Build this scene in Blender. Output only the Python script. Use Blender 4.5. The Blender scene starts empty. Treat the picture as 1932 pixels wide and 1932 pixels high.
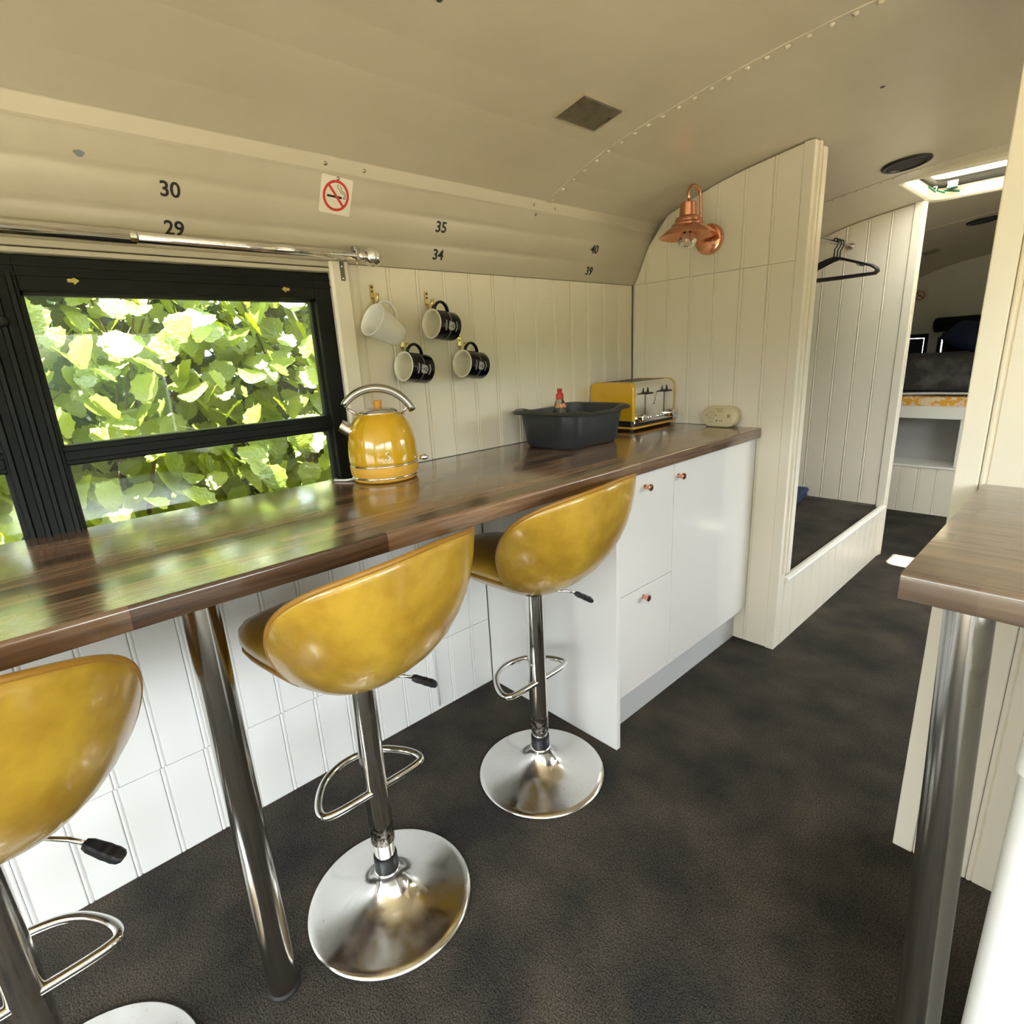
import bpy, math, random
from mathutils import Matrix, Vector, Euler
random.seed(7)
sc = bpy.context.scene
COL = sc.collection
PI = math.pi

# ------------------------------------------------------------------ camera, world, sun, exposure
cam_d = bpy.data.cameras.new('camera')
cam = bpy.data.objects.new('camera', cam_d)
COL.objects.link(cam)
cam_d.sensor_width = 36.0
cam_d.lens = 19.391
cam_d.clip_start = 0.02
cam.matrix_world = Matrix(((0.683004, -0.163332, 0.711919, 1.495085),
                           (0.728555, 0.221848, -0.648067, 0.0),
                           (-0.052088, 0.961305, 0.270519, 1.222108),
                           (0, 0, 0, 1)))
sc.camera = cam
sc.view_settings.view_transform = 'Standard'
sc.view_settings.look = 'None'
sc.view_settings.gamma = 1.0
sc.view_settings.use_curve_mapping = False
sc.view_settings.exposure = 0.8
sc.cycles.use_denoising = True
sc.cycles.max_bounces = 10
sc.cycles.diffuse_bounces = 6
sc.cycles.glossy_bounces = 4
sc.cycles.transmission_bounces = 6
sc.cycles.transparent_max_bounces = 12
sc.cycles.caustics_reflective = False
sc.cycles.caustics_refractive = False
sc.cycles.sample_clamp_indirect = 6.0

SKY = 8.5
world = bpy.data.worlds.new('sky')
sc.world = world
world.use_nodes = True
wn = world.node_tree
wn.nodes['Background'].inputs[0].default_value = (0.86, 0.94, 1.0, 1)
wn.nodes['Background'].inputs[1].default_value = SKY

sun_d = bpy.data.lights.new('sun', 'SUN')
sun_d.energy = 56.0
sun_d.angle = 0.0093
sun_d.color = (1.0, 0.95, 0.85)
sun = bpy.data.objects.new('sun', sun_d)
COL.objects.link(sun)
sun.rotation_euler = Vector((0.04, 0.33, -1.9)).to_track_quat('-Z', 'Y').to_euler()


def portal(name, loc, normal, sx, sy):
    d = bpy.data.lights.new(name, 'AREA')
    d.shape = 'RECTANGLE'
    d.size, d.size_y = sx, sy
    d.cycles.is_portal = True
    o = bpy.data.objects.new(name, d)
    COL.objects.link(o)
    o.matrix_world = Matrix.Translation(loc) @ Vector(normal).to_track_quat('-Z', 'Y').to_matrix().to_4x4()
    return o


# ------------------------------------------------------------------ helpers
class MB:
    def __init__(s):
        s.v, s.f, s.M = [], [], None

    def add(s, vs, fs):
        b = len(s.v)
        for p in vs:
            p = Vector(p)
            s.v.append(tuple(s.M @ p) if s.M else tuple(p))
        s.f += [tuple(b + i for i in f) for f in fs]
        return s

    def box(s, x0, y0, z0, x1, y1, z1):
        return s.add([(x0, y0, z0), (x1, y0, z0), (x1, y1, z0), (x0, y1, z0), (x0, y0, z1), (x1, y0, z1), (x1, y1, z1), (x0, y1, z1)],
                     [(0, 3, 2, 1), (4, 5, 6, 7), (0, 1, 5, 4), (1, 2, 6, 5), (2, 3, 7, 6), (3, 0, 4, 7)])

    def loft(s, rings, cap0=True, cap1=True, closed=True):
        n = len(rings[0])
        vs = [p for r in rings for p in r]
        fs = []
        for i in range(len(rings) - 1):
            for j in range(n if closed else n - 1):
                k = (j + 1) % n
                fs.append((i * n + j, i * n + k, (i + 1) * n + k, (i + 1) * n + j))
        if cap0:
            fs.append(tuple(reversed(range(n))))
        if cap1:
            fs.append(tuple((len(rings) - 1) * n + j for j in range(n)))
        return s.add(vs, fs)

    def lathe(s, prof, n=32, o=(0, 0, 0), cap0=False, cap1=False):
        rings = [[(o[0] + r * math.cos(2 * PI * j / n), o[1] + r * math.sin(2 * PI * j / n), o[2] + z) for j in range(n)] for r, z in prof]
        return s.loft(rings, cap0, cap1)

    def tube(s, path, r, n=10, caps=True, closed=False):
        path = [Vector(p) for p in path]
        rr = r if isinstance(r, (list, tuple)) else [r] * len(path)
        rings = []
        up = None
        m = len(path)
        for i, p in enumerate(path):
            if closed:
                t = path[(i + 1) % m] - path[(i - 1) % m]
            else:
                t = path[min(i + 1, m - 1)] - path[max(i - 1, 0)]
            t.normalize()
            if up is None:
                up = Vector((0, 0, 1)) if abs(t.z) < 0.9 else Vector((1, 0, 0))
            a = up - t * up.dot(t)
            a.normalize()
            up = a
            b = t.cross(a)
            rings.append([p + (a * math.cos(2 * PI * j / n) + b * math.sin(2 * PI * j / n)) * rr[i] for j in range(n)])
        if closed:
            rings.append(rings[0])
            return s.loft(rings, False, False)
        return s.loft(rings, caps, caps)

    def cyl(s, a, b, r, n=20, r2=None):
        return s.tube([a, b], [r, r if r2 is None else r2], n)

    def prism(s, pts, axis, a, b):
        def P(u, v, w):
            return {'x': (w, u, v), 'y': (u, w, v), 'z': (u, v, w)}[axis]
        return s.loft([[P(u, v, a) for u, v in pts], [P(u, v, b) for u, v in pts]])

    def sphere(s, c, r, n=16, m=10, sz=1.0):
        prof = [(max(1e-5, r * math.sin(PI * i / m)), -r * math.cos(PI * i / m) * sz) for i in range(m + 1)]
        return s.lathe(prof, n, c)


def rrect(w, h, r, n=5, cx=0.0, cy=0.0):
    out = []
    for sx, sy, a0 in ((1, 1, 0), (-1, 1, PI / 2), (-1, -1, PI), (1, -1, 1.5 * PI)):
        for i in range(n + 1):
            a = a0 + PI / 2 * i / n
            out.append((cx + sx * (w / 2 - r) + r * math.cos(a), cy + sy * (h / 2 - r) + r * math.sin(a)))
    return out


def arcpts(c, r, a0, a1, n):
    return [(c[0] + r * math.cos(a0 + (a1 - a0) * i / n), c[1] + r * math.sin(a0 + (a1 - a0) * i / n)) for i in range(n + 1)]


WORLD_ROOTS = {}


def mesh_of(name, mb, mat, smooth=False):
    me = bpy.data.meshes.new(name)
    me.from_pydata(mb.v, [], mb.f)
    me.update()
    if mat:
        me.materials.append(mat)
    if smooth:
        for p in me.polygons:
            p.use_smooth = True
    return me


def mk(name, mb, mat, parent=None, smooth=False, bevel=0.0, seg=2, auto=False, label=None):
    o = bpy.data.objects.new(name, mesh_of(name, mb, mat, smooth or auto))
    COL.objects.link(o)
    if parent is not None:
        o.parent = parent
        if parent.name in WORLD_ROOTS:
            o.matrix_parent_inverse = parent.matrix_basis.inverted()
    if bevel:
        b = o.modifiers.new('bevel', 'BEVEL')
        b.width = bevel
        b.segments = seg
        b.limit_method = 'ANGLE'
        b.angle_limit = math.radians(40)
    if auto:
        sharp_by_angle(o.data)
    if label:
        o['label'] = label
    return o


def sharp_by_angle(me, ang=35):
    import bmesh
    bm = bmesh.new()
    bm.from_mesh(me)
    lim = math.radians(ang)
    for e in bm.edges:
        if len(e.link_faces) == 2:
            e.smooth = e.calc_face_angle(0) < lim
    bm.to_mesh(me)
    bm.free()


def tag(o, label, cat, group=None):
    o['label'] = label
    o['category'] = cat
    if group:
        o['group'] = group
    return o


def thing(name, label, cat, loc=(0, 0, 0), rotz=0.0, group=None, world=False):
    o = bpy.data.objects.new(name, None)
    o.empty_display_size = 0.05
    COL.objects.link(o)
    o.location = loc
    o.rotation_euler = (0, 0, rotz)
    o.matrix_basis = Matrix.Translation(loc) @ Matrix.Rotation(rotz, 4, 'Z')
    tag(o, label, cat, group)
    if world:
        WORLD_ROOTS[o.name] = 1
    return o


def struct(name, mb, mat, **k):
    o = mk(name, mb, mat, **k)
    o['kind'] = 'structure'
    return o


def copy_tree(o, parent=None):
    c = o.copy()
    COL.objects.link(c)
    c.parent = parent
    for ch in o.children:
        copy_tree(ch, c)
    return c


# ------------------------------------------------------------------ materials
def lin(r, g, b):
    f = lambda c: (c / 255 / 12.92) if c / 255 <= 0.04045 else ((c / 255 + 0.055) / 1.055) ** 2.4
    return (f(r), f(g), f(b), 1)


def mat(name, col, rough=0.5, metal=0.0, coat=0.0, spec=0.5, bump=None, var=None, rvar=None):
    m = bpy.data.materials.new(name)
    m.use_nodes = True
    nt = m.node_tree
    b = nt.nodes['Principled BSDF']
    b.inputs['Base Color'].default_value = col
    b.inputs['Roughness'].default_value = rough
    b.inputs['Metallic'].default_value = metal
    b.inputs['Coat Weight'].default_value = coat
    b.inputs['Coat Roughness'].default_value = 0.10
    b.inputs['Specular IOR Level'].default_value = spec
    tc = nt.nodes.new('ShaderNodeTexCoord')

    def noise(scale, detail=3.0, rough_=0.55, stretch=None):
        n = nt.nodes.new('ShaderNodeTexNoise')
        n.inputs['Scale'].default_value = scale
        n.inputs['Detail'].default_value = detail
        n.inputs['Roughness'].default_value = rough_
        if stretch:
            mp = nt.nodes.new('ShaderNodeMapping')
            mp.inputs['Scale'].default_value = stretch
            nt.links.new(tc.outputs['Object'], mp.inputs['Vector'])
            nt.links.new(mp.outputs[0], n.inputs['Vector'])
        else:
            nt.links.new(tc.outputs['Object'], n.inputs['Vector'])
        return n
    if var:   # (scale, col2, lo, hi[, stretch])
        n = noise(var[0], 4.0, 0.6, var[4] if len(var) > 4 else None)
        cr = nt.nodes.new('ShaderNodeValToRGB')
        cr.color_ramp.elements[0].position = var[2]
        cr.color_ramp.elements[1].position = var[3]
        cr.color_ramp.elements[0].color = col
        cr.color_ramp.elements[1].color = var[1]
        nt.links.new(n.outputs['Fac'], cr.inputs['Fac'])
        nt.links.new(cr.outputs['Color'], b.inputs['Base Color'])
    if rvar:  # (scale, r_lo, r_hi)
        n = noise(rvar[0], 4.0, 0.6)
        mr = nt.nodes.new('ShaderNodeMapRange')
        mr.inputs['From Min'].default_value = 0.35
        mr.inputs['From Max'].default_value = 0.65
        mr.inputs['To Min'].default_value = rvar[1]
        mr.inputs['To Max'].default_value = rvar[2]
        nt.links.new(n.outputs['Fac'], mr.inputs['Value'])
        nt.links.new(mr.outputs[0], b.inputs['Roughness'])
    if bump:  # (scale, strength, distance[, stretch])
        n = noise(bump[0], 3.0, 0.6, bump[3] if len(bump) > 3 else None)
        bp = nt.nodes.new('ShaderNodeBump')
        bp.inputs['Strength'].default_value = bump[1]
        bp.inputs['Distance'].default_value = bump[2]
        nt.links.new(n.outputs['Fac'], bp.inputs['Height'])
        nt.links.new(bp.outputs[0], b.inputs['Normal'])
    return m


CREAM = mat('cream ceiling paint', (0.54, 0.495, 0.385, 1), 0.33, bump=(14, 0.08, 0.004), var=(3.0, (0.50, 0.45, 0.34, 1), 0.4, 0.7))
CREAM_D = mat('cream trim paint', (0.57, 0.52, 0.405, 1), 0.36)
WHITE = mat('white board paint', (0.83, 0.82, 0.785, 1), 0.36, bump=(60, 0.06, 0.002))
WHITE2 = mat('white joinery paint', (0.86, 0.83, 0.755, 1), 0.35)
WARMLIT = mat('warm lit white boards', (0.86, 0.795, 0.655, 1), 0.36, bump=(60, 0.06, 0.002))  # white boards with the room's warm light tinted into the colour
WARMLIT2 = mat('warm lit white joinery', (0.86, 0.80, 0.67, 1), 0.34)  # white joinery, same warm light put into its colour
BACKING = mat('wall backing', (0.30, 0.27, 0.22, 1), 0.8)
CAB = mat('white gloss cabinet', (0.80, 0.785, 0.755, 1), 0.16, coat=0.6)
PLINTH = mat('pale grey plinth', (0.56, 0.56, 0.55, 1), 0.35)
BLACK_ALU = mat('black window aluminium', (0.006, 0.007, 0.006, 1), 0.45, spec=0.2)
BLACK_RUB = mat('black rubber', (0.01, 0.01, 0.01, 1), 0.6)
BLACK_PLA = mat('black plastic', (0.009, 0.009, 0.01, 1), 0.38)
CHROME = mat('polished chrome', (0.80, 0.79, 0.77, 1), 0.07, 1.0)
CHROME_W = mat('worn chrome', (0.74, 0.72, 0.69, 1), 0.1, 1.0, rvar=(30, 0.06, 0.22), var=(60, (0.45, 0.42, 0.38, 1), 0.62, 0.75))
CHROME_B = mat('dusty chrome', (0.80, 0.79, 0.77, 1), 0.2, 1.0, rvar=(22, 0.10, 0.26), var=(120, (0.33, 0.30, 0.26, 1), 0.66, 0.76))
WORN_BAND = mat('scuffed sleeve chrome', (0.40, 0.36, 0.32, 1), 0.2, 1.0, rvar=(90, 0.12, 0.4), var=(120, (0.17, 0.14, 0.12, 1), 0.45, 0.6))
STEEL = mat('brushed steel', (0.47, 0.455, 0.43, 1), 0.17, 1.0, bump=(400, 0.06, 0.001, (1, 1, 0.02)))
COPPER = mat('polished copper', (0.80, 0.38, 0.24, 1), 0.17, 1.0)
BRASS = mat('brass', (0.62, 0.43, 0.16, 1), 0.22, 1.0)
GREY_BOWL = mat('charcoal plastic', (0.028, 0.030, 0.031, 1), 0.42, bump=(300, 0.05, 0.001))
LEATHER = mat('ochre leather', (0.50, 0.31, 0.032, 1), 0.3, coat=0.5, var=(11, (0.33, 0.175, 0.015, 1), 0.36, 0.70), bump=(160, 0.12, 0.0012))
PIPING = mat('ochre piping', (0.33, 0.16, 0.02, 1), 0.4)
YELLOW = mat('yellow enamel', (0.70, 0.40, 0.012, 1), 0.16, coat=0.7)
YELLOW2 = mat('orange yellow plastic', (0.78, 0.42, 0.06, 1), 0.32)
YELLOW.node_tree.nodes['Principled BSDF'].inputs['Coat Roughness'].default_value = 0.03
ORANGE = mat('orange knob plastic', (0.80, 0.36, 0.045, 1), 0.4)
CERAMIC = mat('white glazed ceramic', (0.84, 0.84, 0.80, 1), 0.16, coat=0.4)
ENAMEL_B = mat('black glazed ceramic', (0.004, 0.0035, 0.006, 1), 0.2, coat=0.1, spec=0.3)
ENAMEL_C = mat('cream glazed ceramic', (0.80, 0.76, 0.62, 1), 0.2, coat=0.3)
PRINT = mat('pale grey print', (0.42, 0.42, 0.40, 1), 0.5)
PRINT_D = mat('dark grey print', (0.10, 0.10, 0.11, 1), 0.5)
PAPER = mat('white vinyl', (0.78, 0.74, 0.64, 1), 0.5)
RED = mat('red vinyl', (0.60, 0.035, 0.025, 1), 0.5)
INK = mat('black vinyl', (0.008, 0.008, 0.010, 1), 0.45)
YARROW = mat('faded yellow sticker', (0.55, 0.42, 0.10, 1), 0.6)
CREAM_P = mat('cream plastic', (0.66, 0.58, 0.36, 1), 0.4)
WHITE_P = mat('white plastic', (0.82, 0.82, 0.80, 1), 0.32, bump=(8, 0.10, 0.01))
GREY_P = mat('grey lens plastic', (0.075, 0.060, 0.035, 1), 0.25, var=(30, (0.12, 0.10, 0.06, 1), 0.35, 0.65))
DARK_SP = mat('dark speaker grille', (0.014, 0.012, 0.010, 1), 0.6, bump=(500, 0.5, 0.002))
NAVY = mat('navy towelling', (0.018, 0.032, 0.085, 1), 0.9, bump=(300, 0.6, 0.004))
FLEECE = mat('dark grey fleece', (0.035, 0.031, 0.029, 1), 0.95, var=(9, (0.115, 0.10, 0.09, 1), 0.45, 0.7), bump=(120, 0.6, 0.006))
BLACK_F = mat('black fabric', (0.004, 0.004, 0.005, 1), 0.9)
SHEET = mat('grey white sheet', (0.60, 0.58, 0.56, 1), 0.8)
FLORAL = mat('mustard floral cotton', (0.72, 0.36, 0.03, 1), 0.8, var=(26, (0.78, 0.60, 0.42, 1), 0.50, 0.53))
STAIN = mat('blue grey chipped paint', (0.20, 0.22, 0.25, 1), 0.5)
TAN_SP = mat('dark plug', (0.07, 0.055, 0.03, 1), 0.5)
BARK = mat('hazel bark', (0.10, 0.07, 0.045, 1), 0.9, bump=(60, 0.6, 0.01))
FENCE = mat('weathered fence', (0.13, 0.14, 0.15, 1), 0.85, var=(5, (0.09, 0.09, 0.09, 1), 0.4, 0.6, (1, 1, 12)))
BOUNCE_GROUND = mat('warm bounce ground', (0.25, 0.215, 0.15, 1), 0.95, var=(3, (0.29, 0.25, 0.18, 1), 0.4, 0.6), bump=(40, 0.5, 0.02))  # unseen ground, toned warm and pale to bounce sunlight indoors
SLATE = mat('bus outer skin', (0.35, 0.32, 0.22, 1), 0.4)
LABEL_G = mat('faded label print', (0.42, 0.40, 0.28, 1), 0.5, var=(90, (0.16, 0.22, 0.12, 1), 0.45, 0.55))
GREEN_W = mat('green cable', (0.02, 0.16, 0.09, 1), 0.4)
GREY_HUSH = mat('grey lilac paint', (0.42, 0.40, 0.385, 1), 0.55)


def carpet_mat():
    m = mat('charcoal carpet', (0.030, 0.029, 0.029, 1), 0.95, spec=0.1)
    nt = m.node_tree
    b = nt.nodes['Principled BSDF']
    tc = [n for n in nt.nodes if n.type == 'TEX_COORD'][0]
    n1 = nt.nodes.new('ShaderNodeTexNoise'); n1.inputs['Scale'].default_value = 260; n1.inputs['Detail'].default_value = 2
    n2 = nt.nodes.new('ShaderNodeTexNoise'); n2.inputs['Scale'].default_value = 5; n2.inputs['Detail'].default_value = 5
    n3 = nt.nodes.new('ShaderNodeTexNoise'); n3.inputs['Scale'].default_value = 60; n3.inputs['Detail'].default_value = 3
    for n in (n1, n2, n3):
        nt.links.new(tc.outputs['Object'], n.inputs['Vector'])
    cr = nt.nodes.new('ShaderNodeValToRGB')
    cr.color_ramp.elements[0].position = 0.35; cr.color_ramp.elements[0].color = (0.033, 0.030, 0.027, 1)
    cr.color_ramp.elements[1].position = 0.68; cr.color_ramp.elements[1].color = (0.073, 0.061, 0.047, 1)
    nt.links.new(n2.outputs['Fac'], cr.inputs['Fac'])
    mx = nt.nodes.new('ShaderNodeMix'); mx.data_type = 'RGBA'; mx.blend_type = 'MULTIPLY'
    mx.inputs['Factor'].default_value = 0.75
    cr2 = nt.nodes.new('ShaderNodeValToRGB')
    cr2.color_ramp.elements[0].position = 0.32; cr2.color_ramp.elements[0].color = (0.30, 0.30, 0.30, 1)
    cr2.color_ramp.elements[1].position = 0.66; cr2.color_ramp.elements[1].color = (1.6, 1.6, 1.6, 1)
    nt.links.new(n1.outputs['Fac'], cr2.inputs['Fac'])
    nt.links.new(cr.outputs['Color'], mx.inputs['A'])
    nt.links.new(cr2.outputs['Color'], mx.inputs['B'])
    nt.links.new(mx.outputs['Result'], b.inputs['Base Color'])
    add = nt.nodes.new('ShaderNodeMath'); add.operation = 'ADD'
    nt.links.new(n1.outputs['Fac'], add.inputs[0]); nt.links.new(n3.outputs['Fac'], add.inputs[1])
    bp = nt.nodes.new('ShaderNodeBump'); bp.inputs['Strength'].default_value = 0.8; bp.inputs['Distance'].default_value = 0.004
    nt.links.new(add.outputs[0], bp.inputs['Height']); nt.links.new(bp.outputs[0], b.inputs['Normal'])
    return m


CARPET = carpet_mat()


def walnut(name, swap, strip=0.045, length=0.42, dark=(0.066, 0.038, 0.024, 1), light=(0.30, 0.19, 0.12, 1), off=(0, 0), rough=0.17):
    """block-strip walnut worktop: staves run along Y (swap) or X."""
    m = mat(name, dark, rough, coat=1.0)
    m.node_tree.nodes['Principled BSDF'].inputs['Coat IOR'].default_value = 1.6
    m.node_tree.nodes['Principled BSDF'].inputs['Coat Roughness'].default_value = 0.13
    nt = m.node_tree
    b = nt.nodes['Principled BSDF']
    tc = [n for n in nt.nodes if n.type == 'TEX_COORD'][0]
    sep = nt.nodes.new('ShaderNodeSeparateXYZ'); nt.links.new(tc.outputs['Object'], sep.inputs[0])
    com = nt.nodes.new('ShaderNodeCombineXYZ')
    ax = ('Y', 'X') if swap else ('X', 'Y')
    for k, (a, o_) in enumerate(zip(ax, off)):
        ad = nt.nodes.new('ShaderNodeMath'); ad.operation = 'ADD'; ad.inputs[1].default_value = 10 + o_
        nt.links.new(sep.outputs[a], ad.inputs[0]); nt.links.new(ad.outputs[0], com.inputs[k])
    br = nt.nodes.new('ShaderNodeTexBrick')
    br.offset = 0.37; br.offset_frequency = 2; br.squash = 0.72; br.squash_frequency = 3
    br.inputs['Scale'].default_value = 1.0
    br.inputs['Mortar Size'].default_value = 0.0
    br.inputs['Bias'].default_value = 0.0
    br.inputs['Brick Width'].default_value = length
    br.inputs['Row Height'].default_value = strip
    br.inputs['Color1'].default_value = dark
    br.inputs['Color2'].default_value = light
    nt.links.new(com.outputs[0], br.inputs['Vector'])
    mp = nt.nodes.new('ShaderNodeMapping')
    mp.inputs['Scale'].default_value = (60, 3.0, 60) if swap else (3.0, 60, 60)
    nt.links.new(tc.outputs['Object'], mp.inputs['Vector'])
    n = nt.nodes.new('ShaderNodeTexNoise'); n.inputs['Scale'].default_value = 1.6; n.inputs['Detail'].default_value = 5
    n.inputs['Distortion'].default_value = 0.6
    nt.links.new(mp.outputs[0], n.inputs['Vector'])
    cr = nt.nodes.new('ShaderNodeValToRGB')
    cr.color_ramp.elements[0].position = 0.3; cr.color_ramp.elements[0].color = (0.55, 0.52, 0.5, 1)
    cr.color_ramp.elements[1].position = 0.7; cr.color_ramp.elements[1].color = (1.35, 1.3, 1.25, 1)
    nt.links.new(n.outputs['Fac'], cr.inputs['Fac'])
    mx = nt.nodes.new('ShaderNodeMix'); mx.data_type = 'RGBA'; mx.blend_type = 'MULTIPLY'
    mx.inputs['Factor'].default_value = 0.9
    nt.links.new(br.outputs['Color'], mx.inputs['A']); nt.links.new(cr.outputs['Color'], mx.inputs['B'])
    nt.links.new(mx.outputs['Result'], b.inputs['Base Color'])
    cw = nt.nodes.new('ShaderNodeMapRange')
    cw.inputs['From Min'].default_value = min(dark[0], light[0]); cw.inputs['From Max'].default_value = max(dark[0], light[0])
    cw.inputs['To Min'].default_value = 0.95; cw.inputs['To Max'].default_value = 0.6
    sp_ = nt.nodes.new('ShaderNodeSeparateColor'); nt.links.new(br.outputs['Color'], sp_.inputs[0])
    nt.links.new(sp_.outputs[0], cw.inputs['Value']); nt.links.new(cw.outputs[0], b.inputs['Coat Weight'])
    cr3 = nt.nodes.new('ShaderNodeMapRange')
    cr3.inputs['To Min'].default_value = 0.08; cr3.inputs['To Max'].default_value = 0.22
    nt.links.new(n.outputs['Fac'], cr3.inputs['Value']); nt.links.new(cr3.outputs[0], b.inputs['Coat Roughness'])
    bp = nt.nodes.new('ShaderNodeBump'); bp.inputs['Strength'].default_value = 0.10; bp.inputs['Distance'].default_value = 0.0008
    nt.links.new(n.outputs['Fac'], bp.inputs['Height']); nt.links.new(bp.outputs[0], b.inputs['Normal']); nt.links.new(bp.outputs[0], b.inputs['Coat Normal'])
    mr = nt.nodes.new('ShaderNodeMapRange')
    mr.inputs['To Min'].default_value = rough - 0.04; mr.inputs['To Max'].default_value = rough + 0.1
    nt.links.new(n.outputs['Fac'], mr.inputs['Value']); nt.links.new(mr.outputs[0], b.inputs['Roughness'])
    return m


WALNUT = walnut('walnut block worktop', True)
WALNUT_R = walnut('walnut block worktop pale', False, length=0.9, dark=(0.125, 0.088, 0.062, 1), light=(0.225, 0.168, 0.122, 1), rough=0.27)


def glass_mat(name, tint, refl=0.08):
    m = bpy.data.materials.new(name)
    m.use_nodes = True
    nt = m.node_tree
    for n in list(nt.nodes):
        if n.type != 'OUTPUT_MATERIAL':
            nt.nodes.remove(n)
    out = [n for n in nt.nodes if n.type == 'OUTPUT_MATERIAL'][0]
    tr = nt.nodes.new('ShaderNodeBsdfTransparent'); tr.inputs[0].default_value = tint
    gl = nt.nodes.new('ShaderNodeBsdfGlossy'); gl.inputs['Roughness'].default_value = 0.02
    gl.inputs[0].default_value = (1, 1, 1, 1)
    fr = nt.nodes.new('ShaderNodeFresnel'); fr.inputs[0].default_value = 1.5
    mx = nt.nodes.new('ShaderNodeMixShader')
    nt.links.new(fr.outputs[0], mx.inputs[0]); nt.links.new(tr.outputs[0], mx.inputs[1]); nt.links.new(gl.outputs[0], mx.inputs[2])
    nt.links.new(mx.outputs[0], out.inputs[0])
    return m


GLASS = glass_mat('tinted window glass', (0.90, 0.94, 0.90, 1))
CLEAR = glass_mat('clear glass', (0.95, 0.96, 0.95, 1))


def leaf_mat(name, c1, c2, tcol):
    m = bpy.data.materials.new(name)
    m.use_nodes = True
    nt = m.node_tree
    for n in list(nt.nodes):
        if n.type != 'OUTPUT_MATERIAL':
            nt.nodes.remove(n)
    out = [n for n in nt.nodes if n.type == 'OUTPUT_MATERIAL'][0]
    geo = nt.nodes.new('ShaderNodeNewGeometry')
    no = nt.nodes.new('ShaderNodeTexNoise'); no.inputs['Scale'].default_value = 9
    nt.links.new(geo.outputs['Position'], no.inputs['Vector'])
    cr = nt.nodes.new('ShaderNodeValToRGB')
    cr.color_ramp.elements[0].position = 0.35; cr.color_ramp.elements[0].color = c1
    cr.color_ramp.elements[1].position = 0.65; cr.color_ramp.elements[1].color = c2
    nt.links.new(no.outputs['Fac'], cr.inputs['Fac'])
    nb = nt.nodes.new('ShaderNodeTexNoise'); nb.inputs['Scale'].default_value = 70; nb.inputs['Detail'].default_value = 2
    nt.links.new(geo.outputs['Position'], nb.inputs['Vector'])
    bp = nt.nodes.new('ShaderNodeBump'); bp.inputs['Strength'].default_value = 0.7; bp.inputs['Distance'].default_value = 0.006
    nt.links.new(nb.outputs['Fac'], bp.inputs['Height'])
    df = nt.nodes.new('ShaderNodeBsdfDiffuse'); nt.links.new(cr.outputs[0], df.inputs[0])
    tl = nt.nodes.new('ShaderNodeBsdfTranslucent'); tl.inputs[0].default_value = tcol
    gl = nt.nodes.new('ShaderNodeBsdfGlossy'); gl.inputs['Roughness'].default_value = 0.38
    for q in (df, tl, gl):
        nt.links.new(bp.outputs[0], q.inputs['Normal'])
    m1 = nt.nodes.new('ShaderNodeMixShader'); m1.inputs[0].default_value = 0.42
    m2 = nt.nodes.new('ShaderNodeMixShader'); m2.inputs[0].default_value = 0.06
    nt.links.new(df.outputs[0], m1.inputs[1]); nt.links.new(tl.outputs[0], m1.inputs[2])
    nt.links.new(m1.outputs[0], m2.inputs[1]); nt.links.new(gl.outputs[0], m2.inputs[2])
    nt.links.new(m2.outputs[0], out.inputs[0])
    return m


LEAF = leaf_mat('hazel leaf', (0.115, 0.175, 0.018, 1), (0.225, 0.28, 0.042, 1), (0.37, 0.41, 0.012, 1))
LEAF_SHADED = leaf_mat('hazel leaf shaded', (0.035, 0.07, 0.012, 1), (0.07, 0.11, 0.022, 1), (0.08, 0.13, 0.008, 1))  # darker leaf copy, the bush's inner shade put into its colour


def lid_mat():
    m = bpy.data.materials.new('frosted acrylic')
    m.use_nodes = True
    nt = m.node_tree
    for n in list(nt.nodes):
        if n.type != 'OUTPUT_MATERIAL':
            nt.nodes.remove(n)
    out = [n for n in nt.nodes if n.type == 'OUTPUT_MATERIAL'][0]
    tl = nt.nodes.new('ShaderNodeBsdfTranslucent'); tl.inputs[0].default_value = (0.55, 0.52, 0.42, 1)
    df = nt.nodes.new('ShaderNodeBsdfDiffuse'); df.inputs[0].default_value = (0.8, 0.78, 0.7, 1)
    m1 = nt.nodes.new('ShaderNodeMixShader'); m1.inputs[0].default_value = 0.75
    nt.links.new(df.outputs[0], m1.inputs[1]); nt.links.new(tl.outputs[0], m1.inputs[2])
    nt.links.new(m1.outputs[0], out.inputs[0])
    return m


ACRYLIC = lid_mat()

# ------------------------------------------------------------------ the room shell
XR = 2.30
ARC = [(0.0, 1.60), (0.09, 1.703), (0.112, 1.712), (0.15, 1.731), (0.2, 1.752), (0.25, 1.768), (0.346, 1.797), (0.455, 1.820), (0.547, 1.834),
       (0.645, 1.848), (0.75, 1.862), (0.85, 1.873), (0.97, 1.881), (1.15, 1.886)]


def arc(x):
    if x > 1.15:
        x = 2.30 - x
    for (a, za), (b, zb) in zip(ARC, ARC[1:]):
        if x <= b:
            return za + (zb - za) * (x - a) / (b - a)
    return ARC[-1][1]


YB, YF = -2.5, 6.4
struct('floor', MB().box(0.0, YB, -0.06, XR, YF, 0.0), CARPET)
gmb = MB().box(-18, -18, -1.02, 18, 20, -0.95)
g = struct('ground', gmb, BOUNCE_GROUND)

# left wall : backing with window openings, boards as parts
W1 = (0.02, 0.755)        # window 1, Y range of the opening
W2 = (-1.35, 0.0)      # window 2
lw = MB()
lw.box(-0.07, YB, -0.06, -0.010, YF, 0.86)
lw.box(-0.07, YB, 1.468, -0.010, YF, 1.75)
lw.box(-0.07, 0.755, 0.86, -0.010, YF, 1.468)
lw.box(-0.07, YB, 0.86, -0.010, W2[0], 1.468)
wall_left = struct('wall_left', lw, BACKING)


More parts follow.
